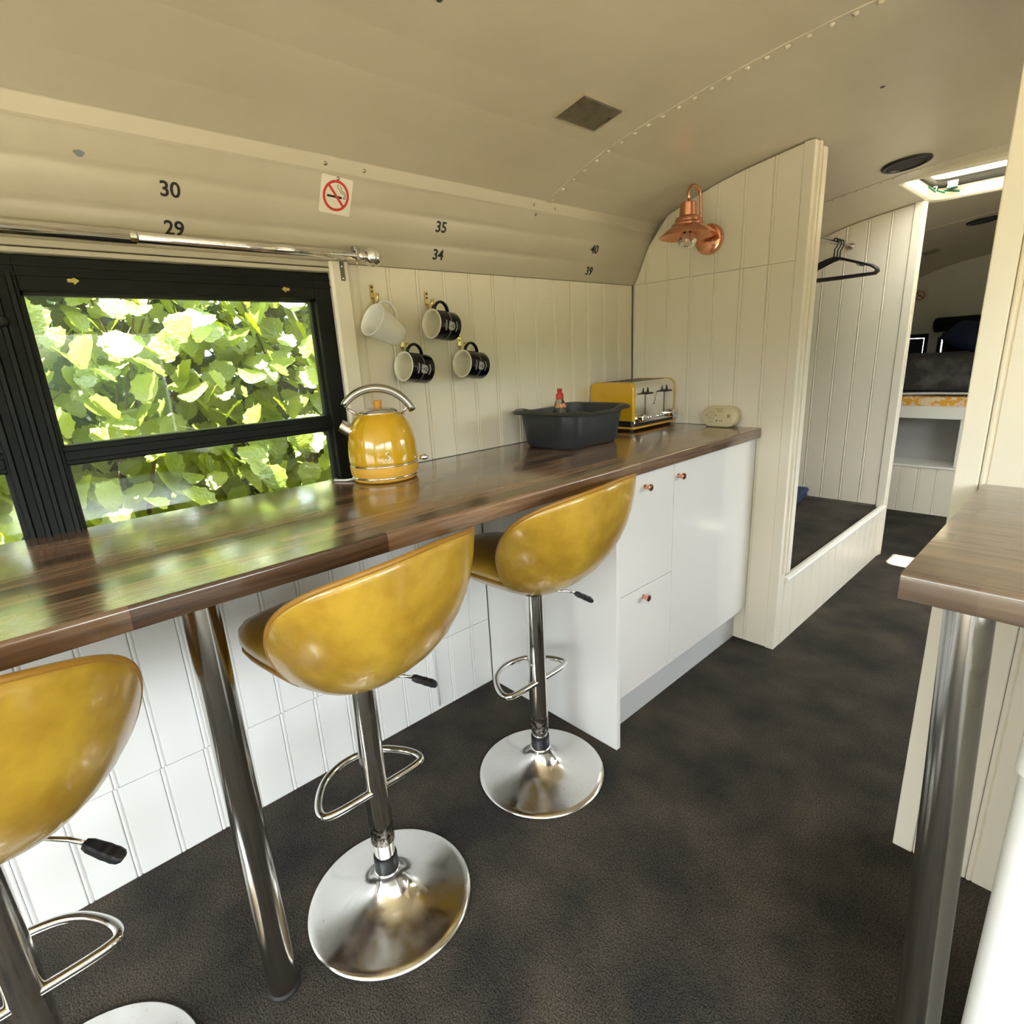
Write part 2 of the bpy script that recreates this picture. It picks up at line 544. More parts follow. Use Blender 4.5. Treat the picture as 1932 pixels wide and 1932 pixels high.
def board(parent, o, u, zb, z0, z1, w, n, mat_=WHITE, name='board', top=None, t=0.009):
    """tongue and groove board : o origin at its left foot, u unit vector along the wall, zb up vector, n outward normal."""
    o, u, up, n = Vector(o), Vector(u), Vector(zb), Vector(n)
    sec = [(0.0006, -t), (0.0006, -0.0018), (0.0022, 0.0004), (0.0050, 0.0012), (0.0082, 0.0004), (0.0098, -0.0020), (0.0108, -0.0036), (0.0118, -0.0020), (0.0132, 0.0),
           (w - 0.003, 0), (w - 0.0006, -0.0022), (w - 0.0006, -t)]
    r0 = [o + u * a + n * (d + t) + up * z0 for a, d in sec]
    r1 = []
    for a, d in sec:
        zt = z1 if top is None else top(o + u * a)
        r1.append(o + u * a + n * (d + t) + up * zt)
    m = MB().loft([r0, r1])
    # keep normals outward
    return mk(name, m, mat_, parent)


# boards sit on the backing face X=-0.010 and come forward to X ~ 0
def left_boards(y0, y1, z0, z1, first, mt_=None):
    y = first
    while y > y0 + 0.101:
        y -= 0.1008
    while y < y1 - 0.012:
        w = 0.1008
        ya, yb = max(y, y0), min(y + w, y1)
        if yb - ya > 0.02:
            board(wall_left, (-0.010, ya, 0), (0, 1, 0), (0, 0, 1), z0, z1, yb - ya, (1, 0, 0), mt_ or WHITE)
        y += w


left_boards(0.8208, 2.143, 0.912, 1.489, 0.8208, WARMLIT)
left_boards(-1.0, 1.2115, 0.0, 0.2645, 0.0105)
left_boards(-1.0, 1.2115, 0.2665, 0.868, 0.0105 + 0.004)

# cornice panel with swages (trim_1), cover strip (trim_2)
A = Vector((0.0, 0, 1.491)); U = Vector((0.417, 0, 0.909)); N = Vector((0.909, 0, -0.417))


def cp(y, s, off=0.0):
    p = A + U * s + N * off
    return Vector((p.x, y, p.z))


prof = [(0, -0.012), (0, 0), (0.055, 0), (0.061, -0.0015), (0.067, -0.0032), (0.073, -0.0032), (0.079, -0.0015), (0.085, 0), (0.128, 0), (0.134, -0.0015), (0.140, -0.0032), (0.146, -0.0032), (0.152, -0.0015), (0.158, 0), (0.232, 0), (0.232, -0.012)]
pm = MB().loft([[cp(YB, s, o) for s, o in prof], [cp(YF, s, o) for s, o in prof]])
cornice = struct('trim_1', pm, CREAM, auto=True)
prof2 = [(0.206, 0.0005), (0.2065, 0.004), (0.213, 0.0065), (0.243, 0.0065), (0.249, 0.009), (0.251, 0.004), (0.251, 0.0005)]
strip = struct('trim_2', MB().loft([[cp(YB, s, o) for s, o in prof2], [cp(YF, s, o) for s, o in prof2]]), CREAM_D)
rv = MB().lathe([(0.0001, 0.0034), (0.0028, 0.0028), (0.0044, 0.0012), (0.0048, 0)], 10)
RIVET = mesh_of('rivet', rv, CREAM_D, True)
SCREW = mesh_of('rivet_steel', rv, mat('steel rivet', (0.42, 0.38, 0.30, 1), 0.3, 1.0), True)


def put(me, name, parent, p, n, s=1.0):
    o = bpy.data.objects.new(name, me)
    COL.objects.link(o)
    o.parent = parent
    if parent.name in WORLD_ROOTS:
        o.matrix_parent_inverse = parent.matrix_basis.inverted()
    o.matrix_basis = Matrix.Translation(p) @ Vector(n).to_track_quat('Z', 'Y').to_matrix().to_4x4() @ Matrix.Scale(s, 4)
    return o


for y in (0.722, 0.826, 1.440, 1.541, 2.135, -0.02, 0.085):
    put(SCREW, 'rivet', strip, cp(y, 0.2275, 0.0065), N)
for y in (0.760, 1.4645):
    put(SCREW, 'rivet', cornice, cp(y, 0.199 if y < 1 else 0.199, 0.0), N)


def text_mesh(body, size, name, mat_, M, parent, label=None, bold=0.0, sx=1.0):
    cu = bpy.data.curves.new(name, 'FONT')
    cu.body = body
    cu.size = size
    cu.align_x = 'CENTER'
    cu.align_y = 'CENTER'
    cu.offset = bold
    cu.extrude = 0.0004
    t = bpy.data.objects.new('tmp_text', cu)
    COL.objects.link(t)
    dg = bpy.context.evaluated_depsgraph_get()
    me = bpy.data.meshes.new_from_object(t.evaluated_get(dg))
    bpy.data.objects.remove(t)
    bpy.data.curves.remove(cu)
    me.name = name
    me.materials.clear()
    me.materials.append(mat_)
    o = bpy.data.objects.new(name, me)
    COL.objects.link(o)
    o.parent = parent
    if parent.name in WORLD_ROOTS:
        o.matrix_parent_inverse = parent.matrix_basis.inverted()
    o.matrix_basis = M @ Matrix.Diagonal((sx, 1, 1, 1))
    if label:
        o['label'] = label
    return o


def cmat(y, s, off, rot=0.0):
    p = cp(y, s, off)
    M = Matrix(((0, U.x, N.x, p.x), (1, 0, 0, p.y), (0, U.z, N.z, p.z), (0, 0, 0, 1)))
    return M @ Matrix.Rotation(rot, 4, 'Z')


for t, y, s in (('30', 0.382, 0.121), ('29', 0.384, 0.045), ('35', 1.093, 0.121), ('34', 1.097, 0.044), ('40', 1.815, 0.118), ('39', 1.819, 0.039)):
    text_mesh(t, 0.0415, 'seat_number', INK, cmat(y, s, 0.0006), cornice, 'black seat numeral %s' % t, 0.0007, 0.98)
mk('paint_chip', MB().loft([[cmat(0.232, 0.163, 0.0003) @ Vector((0.008 * math.cos(a) * (1.1 + 0.2 * math.sin(3 * a)), 0.006 * math.sin(a), h)) for a in [2 * PI * k / 14 for k in range(14)]] for h in (0, 0.0006)]), STAIN, cornice, label='blue grey spot of chipped paint')

# ceiling sheets
HX0, HX1, HY0, HY1 = 0.70, 1.58, 3.10, 3.70
xs = sorted(set([0.094, 0.112, 0.15, 0.2, 0.25, 0.3, 0.346, 0.4, 0.455, 0.5, 0.547, 0.6, 0.645, HX0, 0.75, 0.85, 0.97, 1.06, 1.15]))
xs = sorted(set(xs + [round(2.3 - x, 4) for x in xs] + [HX1]))
ceil_root = struct('ceiling', MB().box(0.0, YB, 1.957, XR, 0.9, 1.966).box(0.0, 0.9, 1.957, 0.66, YF, 1.966).box(1.62, 0.9, 1.957, XR, YF, 1.966).box(0.66, 0.9, 1.957, 1.62, 3.06, 1.966).box(0.66, 3.74, 1.957, 1.62, YF, 1.966), SLATE)
seams = [YB, 0.05, 1.498, 2.955, 4.41, YF]


def sheet(y0, y1, lap):
    ys = [y0, y1]
    if y0 < HY0 < y1:
        ys = [y0, HY0, HY1, y1]
    m = MB()
    for a, b in zip(ys, ys[1:]):
        for x0, x1 in zip(xs, xs[1:]):
            if a == HY0 and x0 >= HX0 - 1e-6 and x1 <= HX1 + 1e-6:
                continue
            m.add([(x0, a, arc(x0)), (x1, a, arc(x1)), (x1, b, arc(x1)), (x0, b, arc(x0))], [(0, 3, 2, 1)])
    return mk('ceiling_sheet', m, CREAM, ceil_root, smooth=True)


for a, b in zip(seams, seams[1:]):
    sheet(a, b, 0)
for yS in seams[1:-1]:
    m = MB()
    for x0, x1 in zip(xs, xs[1:]):
        for (ya, da), (yb, db) in zip(((yS - 0.0015, 0), (yS - 0.001, 0.0026), (yS + 0.022, 0.0018)), ((yS - 0.001, 0.0026), (yS + 0.022, 0.0018), (yS + 0.024, 0))):
            m.add([(x0, ya, arc(x0) - da), (x1, ya, arc(x1) - da), (x1, yb, arc(x1) - db), (x0, yb, arc(x0) - db)], [(0, 3, 2, 1)])
    mk('seam_lap', m, CREAM, ceil_root, label='folded lap along the riveted seam')
    rr = MB()
    x = 0.118
    while x < 2.2:
        sl = (arc(x + 0.01) - arc(x - 0.01)) / 0.02
        n = Vector((sl, 0, -1)).normalized()
        p = Vector((x, yS + 0.012, arc(x) - 0.0020))
        if abs(yS - 1.498) < 0.01:
            put(RIVET, 'rivet', ceil_root, p, n, 1.45)
        else:
            M = Matrix.Translation(p) @ n.to_track_quat('Z', 'Y').to_matrix().to_4x4()
            rr.add([M @ Vector(v) for v in rv.v], rv.f)
        x += 0.046
    if rr.v:
        o = mk('rivets', rr, CREAM_D, ceil_root, smooth=True)
        o['kind'] = 'stuff'
for x, y in ((0.565, 0.74), (0.10, 0.86), (0.925, 1.97)):
    put(mesh_of('plug', MB().lathe([(0.0001, 0.002), (0.005, 0.0014), (0.0062, 0)], 12), TAN_SP, True), 'plug', ceil_root, (x, y, arc(x) - 0.0005), ((arc(x + .01) - arc(x - .01)) / .02, 0, -1))

# right, back and rear walls
rwm = MB()
RW = [(-1.95, -1.2), (-1.1, -0.15), (-0.05, 0.80), (2.25, 3.45)]  # last opening is unseen, added to light the aisle and wardrobe
rwm.box(XR, YB, 0.0, XR + 0.06, YF, 0.80)
rwm.box(XR, YB, 1.46, XR + 0.06, YF, 1.75)
e = [YB] + [v for w in RW for v in w] + [YF]
for a, b in zip(e[0::2], e[1::2]):
    rwm.box(XR, a, 0.80, XR + 0.06, b, 1.46)
struct('wall_right', rwm, WHITE)
bw = MB().box(0, YB - 0.06, 0, 0.25, YB, 1.955).box(2.05, YB - 0.06, 0, XR, YB, 1.955).box(0.25, YB - 0.06, 0, 2.05, YB, 0.30).box(0.25, YB - 0.06, 1.78, 2.05, YB, 1.955)  # unseen opening, enlarged to brighten the partition and wardrobe
struct('wall_back', bw, WHITE)
for k, (a, b) in enumerate(RW):
    portal('daylight_portal', (XR + 0.03, (a + b) / 2, 1.13), (-1, 0, 0), b - a, 0.66)
portal('daylight_portal', (1.15, YB - 0.03, 1.04), (0, 1, 0), 1.8, 1.48)
portal('daylight_portal', (-0.05, 0.39, 1.15), (1, 0, 0), 0.73, 0.6)
portal('daylight_portal', (-0.05, -0.70, 1.15), (1, 0, 0), 1.3, 0.6)
portal('daylight_portal', (1.14, 3.4, 1.97), (0, 0, -1), 0.88, 0.6)


# ------------------------------------------------------------------ windows on the left
def window(name, y0, y1, stickers):
    r = MB()
    zt, zb = 1.462, 0.86
    gy0, gy1 = (y0 + 0.073, y1 - 0.060) if name == 'window_1' else (y0 + 0.06, y1 - 0.002)
    X0, X1 = -0.055, 0.004
    r.box(X0, y0, zb, X1, gy0, zt)
    r.box(X0, gy1, zb, X1, y1, zt)
    r.box(X0, gy0, 1.397, X1, gy1, zt)
    r.box(X0, gy0, zb, X1, gy1, 0.880)
    w = struct(name, r, BLACK_ALU, bevel=0.002)
    mk('sash_bar', MB().box(-0.045, gy0 - 0.002, 1.047, -0.006, gy1 + 0.002, 1.090), BLACK_ALU, w, bevel=0.003)
    mk('sash_rail', MB().box(-0.006, gy0, 1.058, 0.001, gy1, 1.078), BLACK_ALU, w, bevel=0.002)
    mk('head_track', MB().box(0.004, y0, 1.424, 0.009, y1, 1.430).box(0.004, y0, 1.442, 0.0075, y1, 1.446), BLACK_ALU, w)
    mk('pane', MB().box(-0.034, gy0 - 0.004, 1.085, -0.030, gy1 + 0.004, 1.401), GLASS, w, label='upper sliding pane of tinted glass')
    mk('pane', MB().box(-0.040, gy0 - 0.004, 0.876, -0.036, gy1 + 0.004, 1.052), GLASS, w, label='lower fixed pane of tinted glass')
    mk('gasket', MB().box(-0.036, gy0, 0.88, -0.02, gy0 + 0.006, 1.397).box(-0.036, gy1 - 0.006, 0.88, -0.02, gy1, 1.397).box(-0.036, gy0, 1.390, -0.02, gy1, 1.397), BLACK_RUB, w)
    for yy, d in stickers:
        pts = [(-0.010, 0.003), (0.0, 0.004), (0.0, 0.008), (0.010, 0.0), (0.0, -0.008), (0.0, -0.004), (-0.010, -0.003)]
        mk('arrow_sticker', MB().prism([(yy + d * u, 1.418 + v) for u, v in pts], 'x', 0.004, 0.0052), YARROW, w, label='faded yellow arrow sticker')
    return w


window('window_1', W1[0], W1[1], ((0.182, 1), (0.618, -1)))
window('window_2', W2[0], W2[1], ())
# ribbed pillar between the windows
pil = MB().box(-0.06, -0.0005, 0.868, 0.004, 0.0215, 1.462)
pillar = struct('trim_3', pil, BLACK_ALU)
for yy in (0.001, 0.026, 0.050, 0.076):
    mk('rib', MB().prism([(0.004, yy), (0.012, yy + 0.002), (0.013, yy + 0.009), (0.004, yy + 0.012)], 'z', 0.868, 1.43), BLACK_ALU, pillar)
mk('rubber_stop', MB().lathe([(0.0001, 0.014), (0.008, 0.013), (0.011, 0.009), (0.0125, 0)], 18), BLACK_RUB, pillar, smooth=True).matrix_basis = Matrix.Translation((0.006, 0.053, 1.339)) @ Matrix.Rotation(PI / 2, 4, 'Y')
# cream rail above the windows and white jamb
rail = MB().box(-0.010, YB, 1.464, 0.018, 0.742, 1.474).box(-0.010, YB, 1.477, 0.016, 0.742, 1.4905)
struct('trim_4', rail, CREAM_D, bevel=0.002)
jm = MB().prism([(-0.01, 0.742), (0.020, 0.737), (0.026, 0.744), (0.026, 0.786), (0.020, 0.792), (-0.01, 0.792)], 'z', 0.90, 1.490)
struct('trim_5', jm, WARMLIT2)
struct('trim_6', MB().prism([(-0.01, 0.792), (0.006, 0.792), (0.006, 0.8205), (-0.01, 0.8205)], 'z', 0.912, 1.489), WARMLIT2, bevel=0.002)

# ------------------------------------------------------------------ partition behind the counter
YP = 2.145
part = MB()
pts = [(0.012, 0.0), (0.690, 0.0)] + [(x, arc(x) - 0.003) for x in (0.690, 0.645, 0.547, 0.455, 0.346, 0.25, 0.2, 0.15, 0.112)] + [(0.088, 1.676), (0.012, 1.50)]
partition = struct('wall_partition', MB().prism(pts, 'y', YP + 0.009, YP + 0.045), BACKING)


def ptop(p):
    x = max(0.0, p.x)
    if x < 0.100:
        return 1.487 + x * 2.17 - 0.006
    return arc(x) - 0.003


gx = [-0.006, 0.055, 0.160, 0.2625, 0.365, 0.4675, 0.570, 0.665]
for a, b in zip(gx, gx[1:]):
    board(partition, (a, YP + 0.009, 0), (1, 0, 0), (0, 0, 1), 0.912 if b < 0.5 else 0.0, 1.4905, b - a, (0, -1, 0), WARMLIT)
    board(partition, (a, YP + 0.009, 0), (1, 0, 0), (0, 0, 1), 1.492, 1.6, b - a, (0, -1, 0), WARMLIT, top=ptop)
mk('corner_trim', MB().box(0.666, YP - 0.006, 0.0, 0.700, YP + 0.055, 1.850), WARMLIT2, partition, bevel=0.002)
mk('jamb_trim', MB().box(0.690, YP + 0.020, 0.325, 0.709, YP + 0.036, 1.848).box(0.690, YP + 0.042, 0.325, 0.7115, YP + 0.078, 1.836), WARMLIT2, partition, bevel=0.002)

# second partition (rear side of the wardrobe)
YQ = 3.57
pts = [(0.012, 0.0), (0.700, 0.0)] + [(x, arc(x) - 0.003) for x in (0.700, 0.645, 0.547, 0.455, 0.346, 0.25, 0.2, 0.15, 0.112)] + [(0.088, 1.676), (0.012, 1.50)]
part2 = struct('wall_wardrobe', MB().prism(pts, 'y', YQ + 0.009, YQ + 0.04), BACKING)
gx = [0.0, 0.058, 0.16, 0.262, 0.364, 0.466, 0.568, 0.664]
for a, b in zip(gx, gx[1:]):
    board(part2, (a, YQ + 0.009, 0), (1, 0, 0), (0, 0, 1), 0.30, 1.6, b - a, (0, -1, 0), WARMLIT, top=ptop)
mk('corner_trim', MB().box(0.664, YQ - 0.004, 0.0, 0.704, YQ + 0.010, 1.852), WARMLIT2, part2, bevel=0.002)
mk('jamb_trim', MB().box(0.690, YQ + 0.011, 0.0, 0.707, YQ + 0.028, 1.852).box(0.690, YQ + 0.031, 0.0, 0.709, YQ + 0.046, 1.852), WARMLIT2, part2, bevel=0.002)

# wardrobe bench
wb = thing('wardrobe_bench', 'low boarded bench with brown-grey carpet top inside the wardrobe alcove', 'bench', (0.35, 2.85, 0), world=True)
mk('carpet_top', MB().box(0.0, YP + 0.046, 0.270, 0.690, YQ + 0.001, 0.288), CARPET, wb)
mk('core', MB().box(0.02, YP + 0.046, 0.0, 0.690, YQ + 0.001, 0.270), BACKING, wb)
mk('edge_cap', MB().prism([(0.685, 0.284), (0.713, 0.284), (0.715, 0.292), (0.711, 0.301), (0.698, 0.303), (0.685, 0.300)], 'y', YP + 0.056, YQ + 0.008), WHITE2, wb)
y = YP + 0.056
while y < YQ - 0.02:
    w = min(0.1015, YQ + 0.006 - y)
    board(wb, (0.691, y, 0), (0, 1, 0), (0, 0, 1), 0.0, 0.284, w, (1, 0, 0), WARMLIT)
    y += 0.1015

# right partition
YR = 1.41
pts = [(1.30, 0.0), (2.29, 0.0), (2.29, 1.58)] + [(x, arc(x) - 0.003) for x in (2.2, 2.15, 2.1, 2.0, 1.85, 1.7, 1.5, 1.30)]
part3 = struct('wall_divider', MB().prism(pts, 'y', YR + 0.010, YR + 0.05), BACKING)
mk('corner_trim', MB().box(1.297, YR - 0.003, 0.0, 1.337, YR + 0.056, 1.872), WARMLIT2, part3, bevel=0.0025)
x = 1.3375
while x < 2.25:
    w = min(0.1025, 2.295 - x)
    board(part3, (x, YR + 0.010, 0), (1, 0, 0), (0, 0, 1), 0.0, 0.9, w, (0, -1, 0), WARMLIT, top=lambda p: arc(min(p.x, 2.2)) - 0.003)
    x += 0.1025

# rear wall with two small blacked-out windows
rear = MB()
RWIN = [(-0.02, 0.215), (0.345, 0.60)]
rear.box(0, YF, 0, XR, YF + 0.05, 0.95).box(0, YF, 1.20, XR, YF + 0.05, 1.99).box(0.215, YF, 0.95, 0.345, YF + 0.05, 1.20).box(0.60, YF, 0.95, XR, YF + 0.05, 1.20)
wall_rear = struct('wall_rear', rear, WHITE2)
for k, (a, b) in enumerate(RWIN):
    a = max(a, 0.0)
    fr = MB().box(a, YF - 0.006, 1.192, b + 0.03, YF + 0.0, 1.228).box(b, YF - 0.006, 0.94, b + 0.03, YF, 1.192).box(a - 0.03 if k else a, YF - 0.006, 0.94, a + (0.0 if k else 0.004), YF, 1.192)
    wn_ = struct('window_%d' % (k + 3), fr, BLACK_RUB)
    if k == 0:
        mk('blackout_blind', MB().box(a, YF + 0.012, 0.95, b - 0.007, YF + 0.016, 1.188), BLACK_F, wn_)
    else:
        mk('blackout_blind', MB().box(a + 0.007, YF + 0.012, 0.95, b, YF + 0.016, 1.187), BLACK_F, wn_)
mk('ledge', MB().box(0, YF - 0.03, 1.292, 0.30, YF, 1.306), WHITE2, wall_rear)
sgn = thing('no_smoking_sign', 'small no smoking sticker on the dark rear wall above the bed', 'sign', (0.134, YF, 1.565), world=True)
mk('plate', MB().box(0.074, YF - 0.0012, 1.505, 0.194, YF, 1.620), PAPER, sgn)


def ring(m, M, r0, r1, h, n=40):
    vs, fs = [], []
    for k in range(n):
        a = 2 * PI * k / n
        for r in (r0, r1):
            vs.append(M @ Vector((r * math.cos(a), r * math.sin(a), h)))
    for k in range(n):
        j = (k + 1) % n
        fs.append((2 * k, 2 * k + 1, 2 * j + 1, 2 * j))
    m.add(vs, fs)


def quad(m, M, cx, cy, w, h, rot, z):
    c, s = math.cos(rot), math.sin(rot)
    m.add([M @ Vector((cx + c * u - s * v, cy + s * u + c * v, z)) for u, v in ((-w / 2, -h / 2), (w / 2, -h / 2), (w / 2, h / 2), (-w / 2, h / 2))], [(0, 1, 2, 3)])


def ribbon(m, M, pts, w, z):
    P = [Vector((a, b, 0)) for a, b in pts]
    vs = []
    for i, p in enumerate(P):
        t = P[min(i + 1, len(P) - 1)] - P[max(i - 1, 0)]
        t.normalize()
        q = Vector((-t.y, t.x, 0)) * w / 2
        vs += [M @ (p + q + Vector((0, 0, z))), M @ (p - q + Vector((0, 0, z)))]
    m.add(vs, [(2 * i, 2 * i + 1, 2 * i + 3, 2 * i + 2) for i in range(len(P) - 1)])


def nosmoke(root, M, s, withsmoke=True):
    m = MB(); ring(m, M, 0.0290 * s, 0.0352 * s, 0.0004); mk('ban_ring', m, RED, root)
    m = MB(); quad(m, M, -0.004 * s, -0.0025 * s, 0.040 * s, 0.0052 * s, 0, 0.0002); mk('cigarette', m, INK, root)
    m = MB(); quad(m, M, 0, 0, 0.060 * s, 0.0058 * s, -PI / 4, 0.0005); mk('ban_slash', m, RED, root)
    if withsmoke:
        m = MB()
        ribbon(m, M, [(0.0225 * s, 0.001 * s), (0.0215 * s, 0.006 * s), (0.018 * s, 0.008 * s), (0.012 * s, 0.009 * s), (0.009 * s, 0.013 * s), (0.007 * s, 0.0165 * s), (0.003 * s, 0.018 * s), (0.001 * s, 0.022 * s), (0.004 * s, 0.0265 * s)], 0.0014 * s, 0.0003)
        ribbon(m, M, [(0.0255 * s, 0.001 * s), (0.025 * s, 0.007 * s), (0.021 * s, 0.011 * s), (0.015 * s, 0.0125 * s), (0.0125 * s, 0.017 * s), (0.012 * s, 0.021 * s), (0.0075 * s, 0.0245 * s)], 0.0014 * s, 0.0003)
        for dx in (0.0205, 0.0245):
            quad(m, M, dx * s, -0.0025 * s, 0.0018 * s, 0.0052 * s, 0, 0.0003)
        quad(m, M, 0.0225 * s, -0.0005 * s, 0.003 * s, 0.001 * s, 0, 0.0003)
        mk('smoke_print', m, INK, root)


MS = Matrix.Translation((0.134, YF - 0.0012, 1.565)) @ Matrix.Rotation(PI / 2, 4, 'X')
nosmoke(sgn, MS, 1.1, False)
sg2 = thing('no_smoking_sign', 'square white no smoking sticker below the rivet strip, beside the numeral 30', 'sign', cp(0.757, 0.158), world=True)
MS = cmat(0.757, 0.1605, 0.0006, -0.05)
mk('plate', MB().loft([[MS @ Vector((u, v, h)) for u, v in rrect(0.085, 0.085, 0.005, 3)] for h in (-0.0004, 0.0)]), PAPER, sg2)
nosmoke(sg2, MS, 1.0)

# ------------------------------------------------------------------ breakfast worktop with leg
wt = thing('worktop', 'long walnut block worktop running along the window wall', 'worktop', (0.30, 0.6, 0.872), world=True)
T0, T1 = 0.872, 0.910
edge = [(0.0012, T0), (0.586, T0)] + [(0.586 + 0.003 * math.sin(a), T0 + 0.003 - 0.003 * math.cos(a)) for a in (0.5, 1.0, PI / 2)] + \
       [(0.582 + 0.007 * math.cos(a), T1 - 0.007 + 0.007 * math.sin(a)) for a in (0, 0.35, 0.75, 1.15, PI / 2)] + [(0.0012, T1)]
mk('top', MB().prism(edge, 'y', -1.45, YP - 0.003), WALNUT, wt, auto=True)


def leg_tube(root, a, b, r, mat_=STEEL):
    a, b = Vector(a), Vector(b)
    t = (b - a).normalized()
    l = mk('leg', MB().tube([a + t * 0.012, b - t * 0.004], r, 40), mat_, root, auto=True)
    mk('foot_cap', MB().tube([a, a + t * 0.006, a + t * 0.013], [r + 0.003, r + 0.003, r - 0.001], 32), BLACK_RUB, l)
    mk('top_flange', MB().tube([b - t * 0.010, b], [r + 0.001, r + 0.006], 32), STEEL, l)
    return l


leg_tube(wt, (0.526, 0.178, 0.0005), (0.526, 0.178, 0.8715), 0.0285)

# ------------------------------------------------------------------ cabinets under the worktop
dc = thing('drawer_cabinet', 'narrow white gloss base cabinet with two copper-knobbed drawers', 'cabinet', (0.3, 1.39, 0), world=True)
mk('end_panel', MB().box(0.0005, 1.2125, 0.0, 0.597, 1.231, 0.871), CAB, dc, bevel=0.001)
mk('carcass', MB().box(0.02, 1.2315, 0.15, 0.555, 1.5465, 0.871), CAB, dc)


def knob(parent, y, z, x=0.575):
    m = MB()
    m.M = Matrix.Translation((x, y, z)) @ Matrix.Rotation(PI / 2, 4, 'Y')
    m.lathe([(0.0001, 0), (0.0075, 0), (0.0075, 0.002), (0.0062, 0.004), (0.0062, 0.012), (0.0085, 0.0155), (0.0105, 0.018), (0.0105, 0.0225), (0.0095, 0.0235), (0.0001, 0.0238)], 24)
    return mk('knob', m, COPPER, parent, auto=True)


d1 = mk('drawer_front', MB().box(0.556, 1.2335, 0.5035, 0.575, 1.5445, 0.867), CAB, dc, bevel=0.0012)
knob(d1, 1.383, 0.826)
d2 = mk('drawer_front', MB().box(0.556, 1.2335, 0.152, 0.575, 1.5445, 0.5005), CAB, dc, bevel=0.0012)
knob(d2, 1.380, 0.468)
cb = thing('cupboard', 'wide white gloss cupboard with a single copper-knobbed door', 'cabinet', (0.3, 1.85, 0), world=True)
mk('carcass', MB().box(0.02, 1.547, 0.15, 0.555, YP - 0.003, 0.871), CAB, cb)
dr = mk('door', MB().box(0.556, 1.5485, 0.152, 0.575, 2.090, 0.867), CAB, cb, bevel=0.0012)
knob(dr, 1.570, 0.826)
mk('filler_panel', MB().box(0.552, 2.092, 0.152, 0.572, YP - 0.003, 0.871), CAB, cb, bevel=0.001)
tag(mk('plinth', MB().box(0.510, 1.2315, 0.0, 0.527, YP - 0.003, 0.149), PLINTH), 'pale grey plinth board recessed under the white cabinets', 'plinth')


# ------------------------------------------------------------------ bar stools
SH = dict(Rb=0.304, Rs=0.227, Hb=0.340, Hs=0.274, Hf=0.066, Rf=0.415, p1=0.75, w=0.47, p=2.08, dx=0.040, n=2.49)


def sstep(t):
    t = min(1, max(0, t))
    return t * t * (3 - 2 * t)


def shell_rim(ph):
    a = abs(ph)
    cb_, sb_ = math.cos(ph), math.sin(ph)
    RB = SH['Rb'] if cb_ >= 0 else SH['Rf']
    nn = SH['n'] if cb_ >= 0 else SH['n'] + 0.9 * min(1.0, -cb_ * 2.5)
    R = 1 / ((abs(cb_) / RB) ** nn + (abs(sb_) / SH['Rs']) ** nn) ** (1 / nn)
    u = min(1.0, a / (SH['p1'] + SH['w']))
    H = SH['Hf'] + (SH['Hb'] - SH['Hf']) * (1 - u ** 1.95) ** (1 / 2.6)
    return R, H


def shell_pt(ph, t, inset=0.0, lift=0.0):
    R, H = shell_rim(ph)
    z = t * H
    r = R * (max(0.0, 1 - (1 - min(1.0, z / SH['Hb'])) ** SH['p'])) ** (1 / SH['p'])
    r -= inset * min(1.0, r / 0.12)
    return Vector((SH['dx'] - r * math.cos(ph), r * math.sin(ph), z + lift))


def phis():
    p1, w = SH['p1'], SH['w']
    half = [p1 * i / 22 for i in range(1, 23)]
    half += [p1 + w * (1 - (1 - k / 14) ** 2) for k in range(1, 15)]
    half += [p1 + w + (PI - p1 - w) * k / 9 for k in range(1, 9)]
    return [0.0] + half + [PI] + [-a for a in reversed(half)]


def wrap(a):
    while a > PI:
        a -= 2 * PI
    return a


PH = [wrap(a) for a in phis()]
TS = [0.004, 0.03, 0.08, 0.16, 0.26, 0.38, 0.5, 0.62, 0.74, 0.86, 0.95, 1.0]


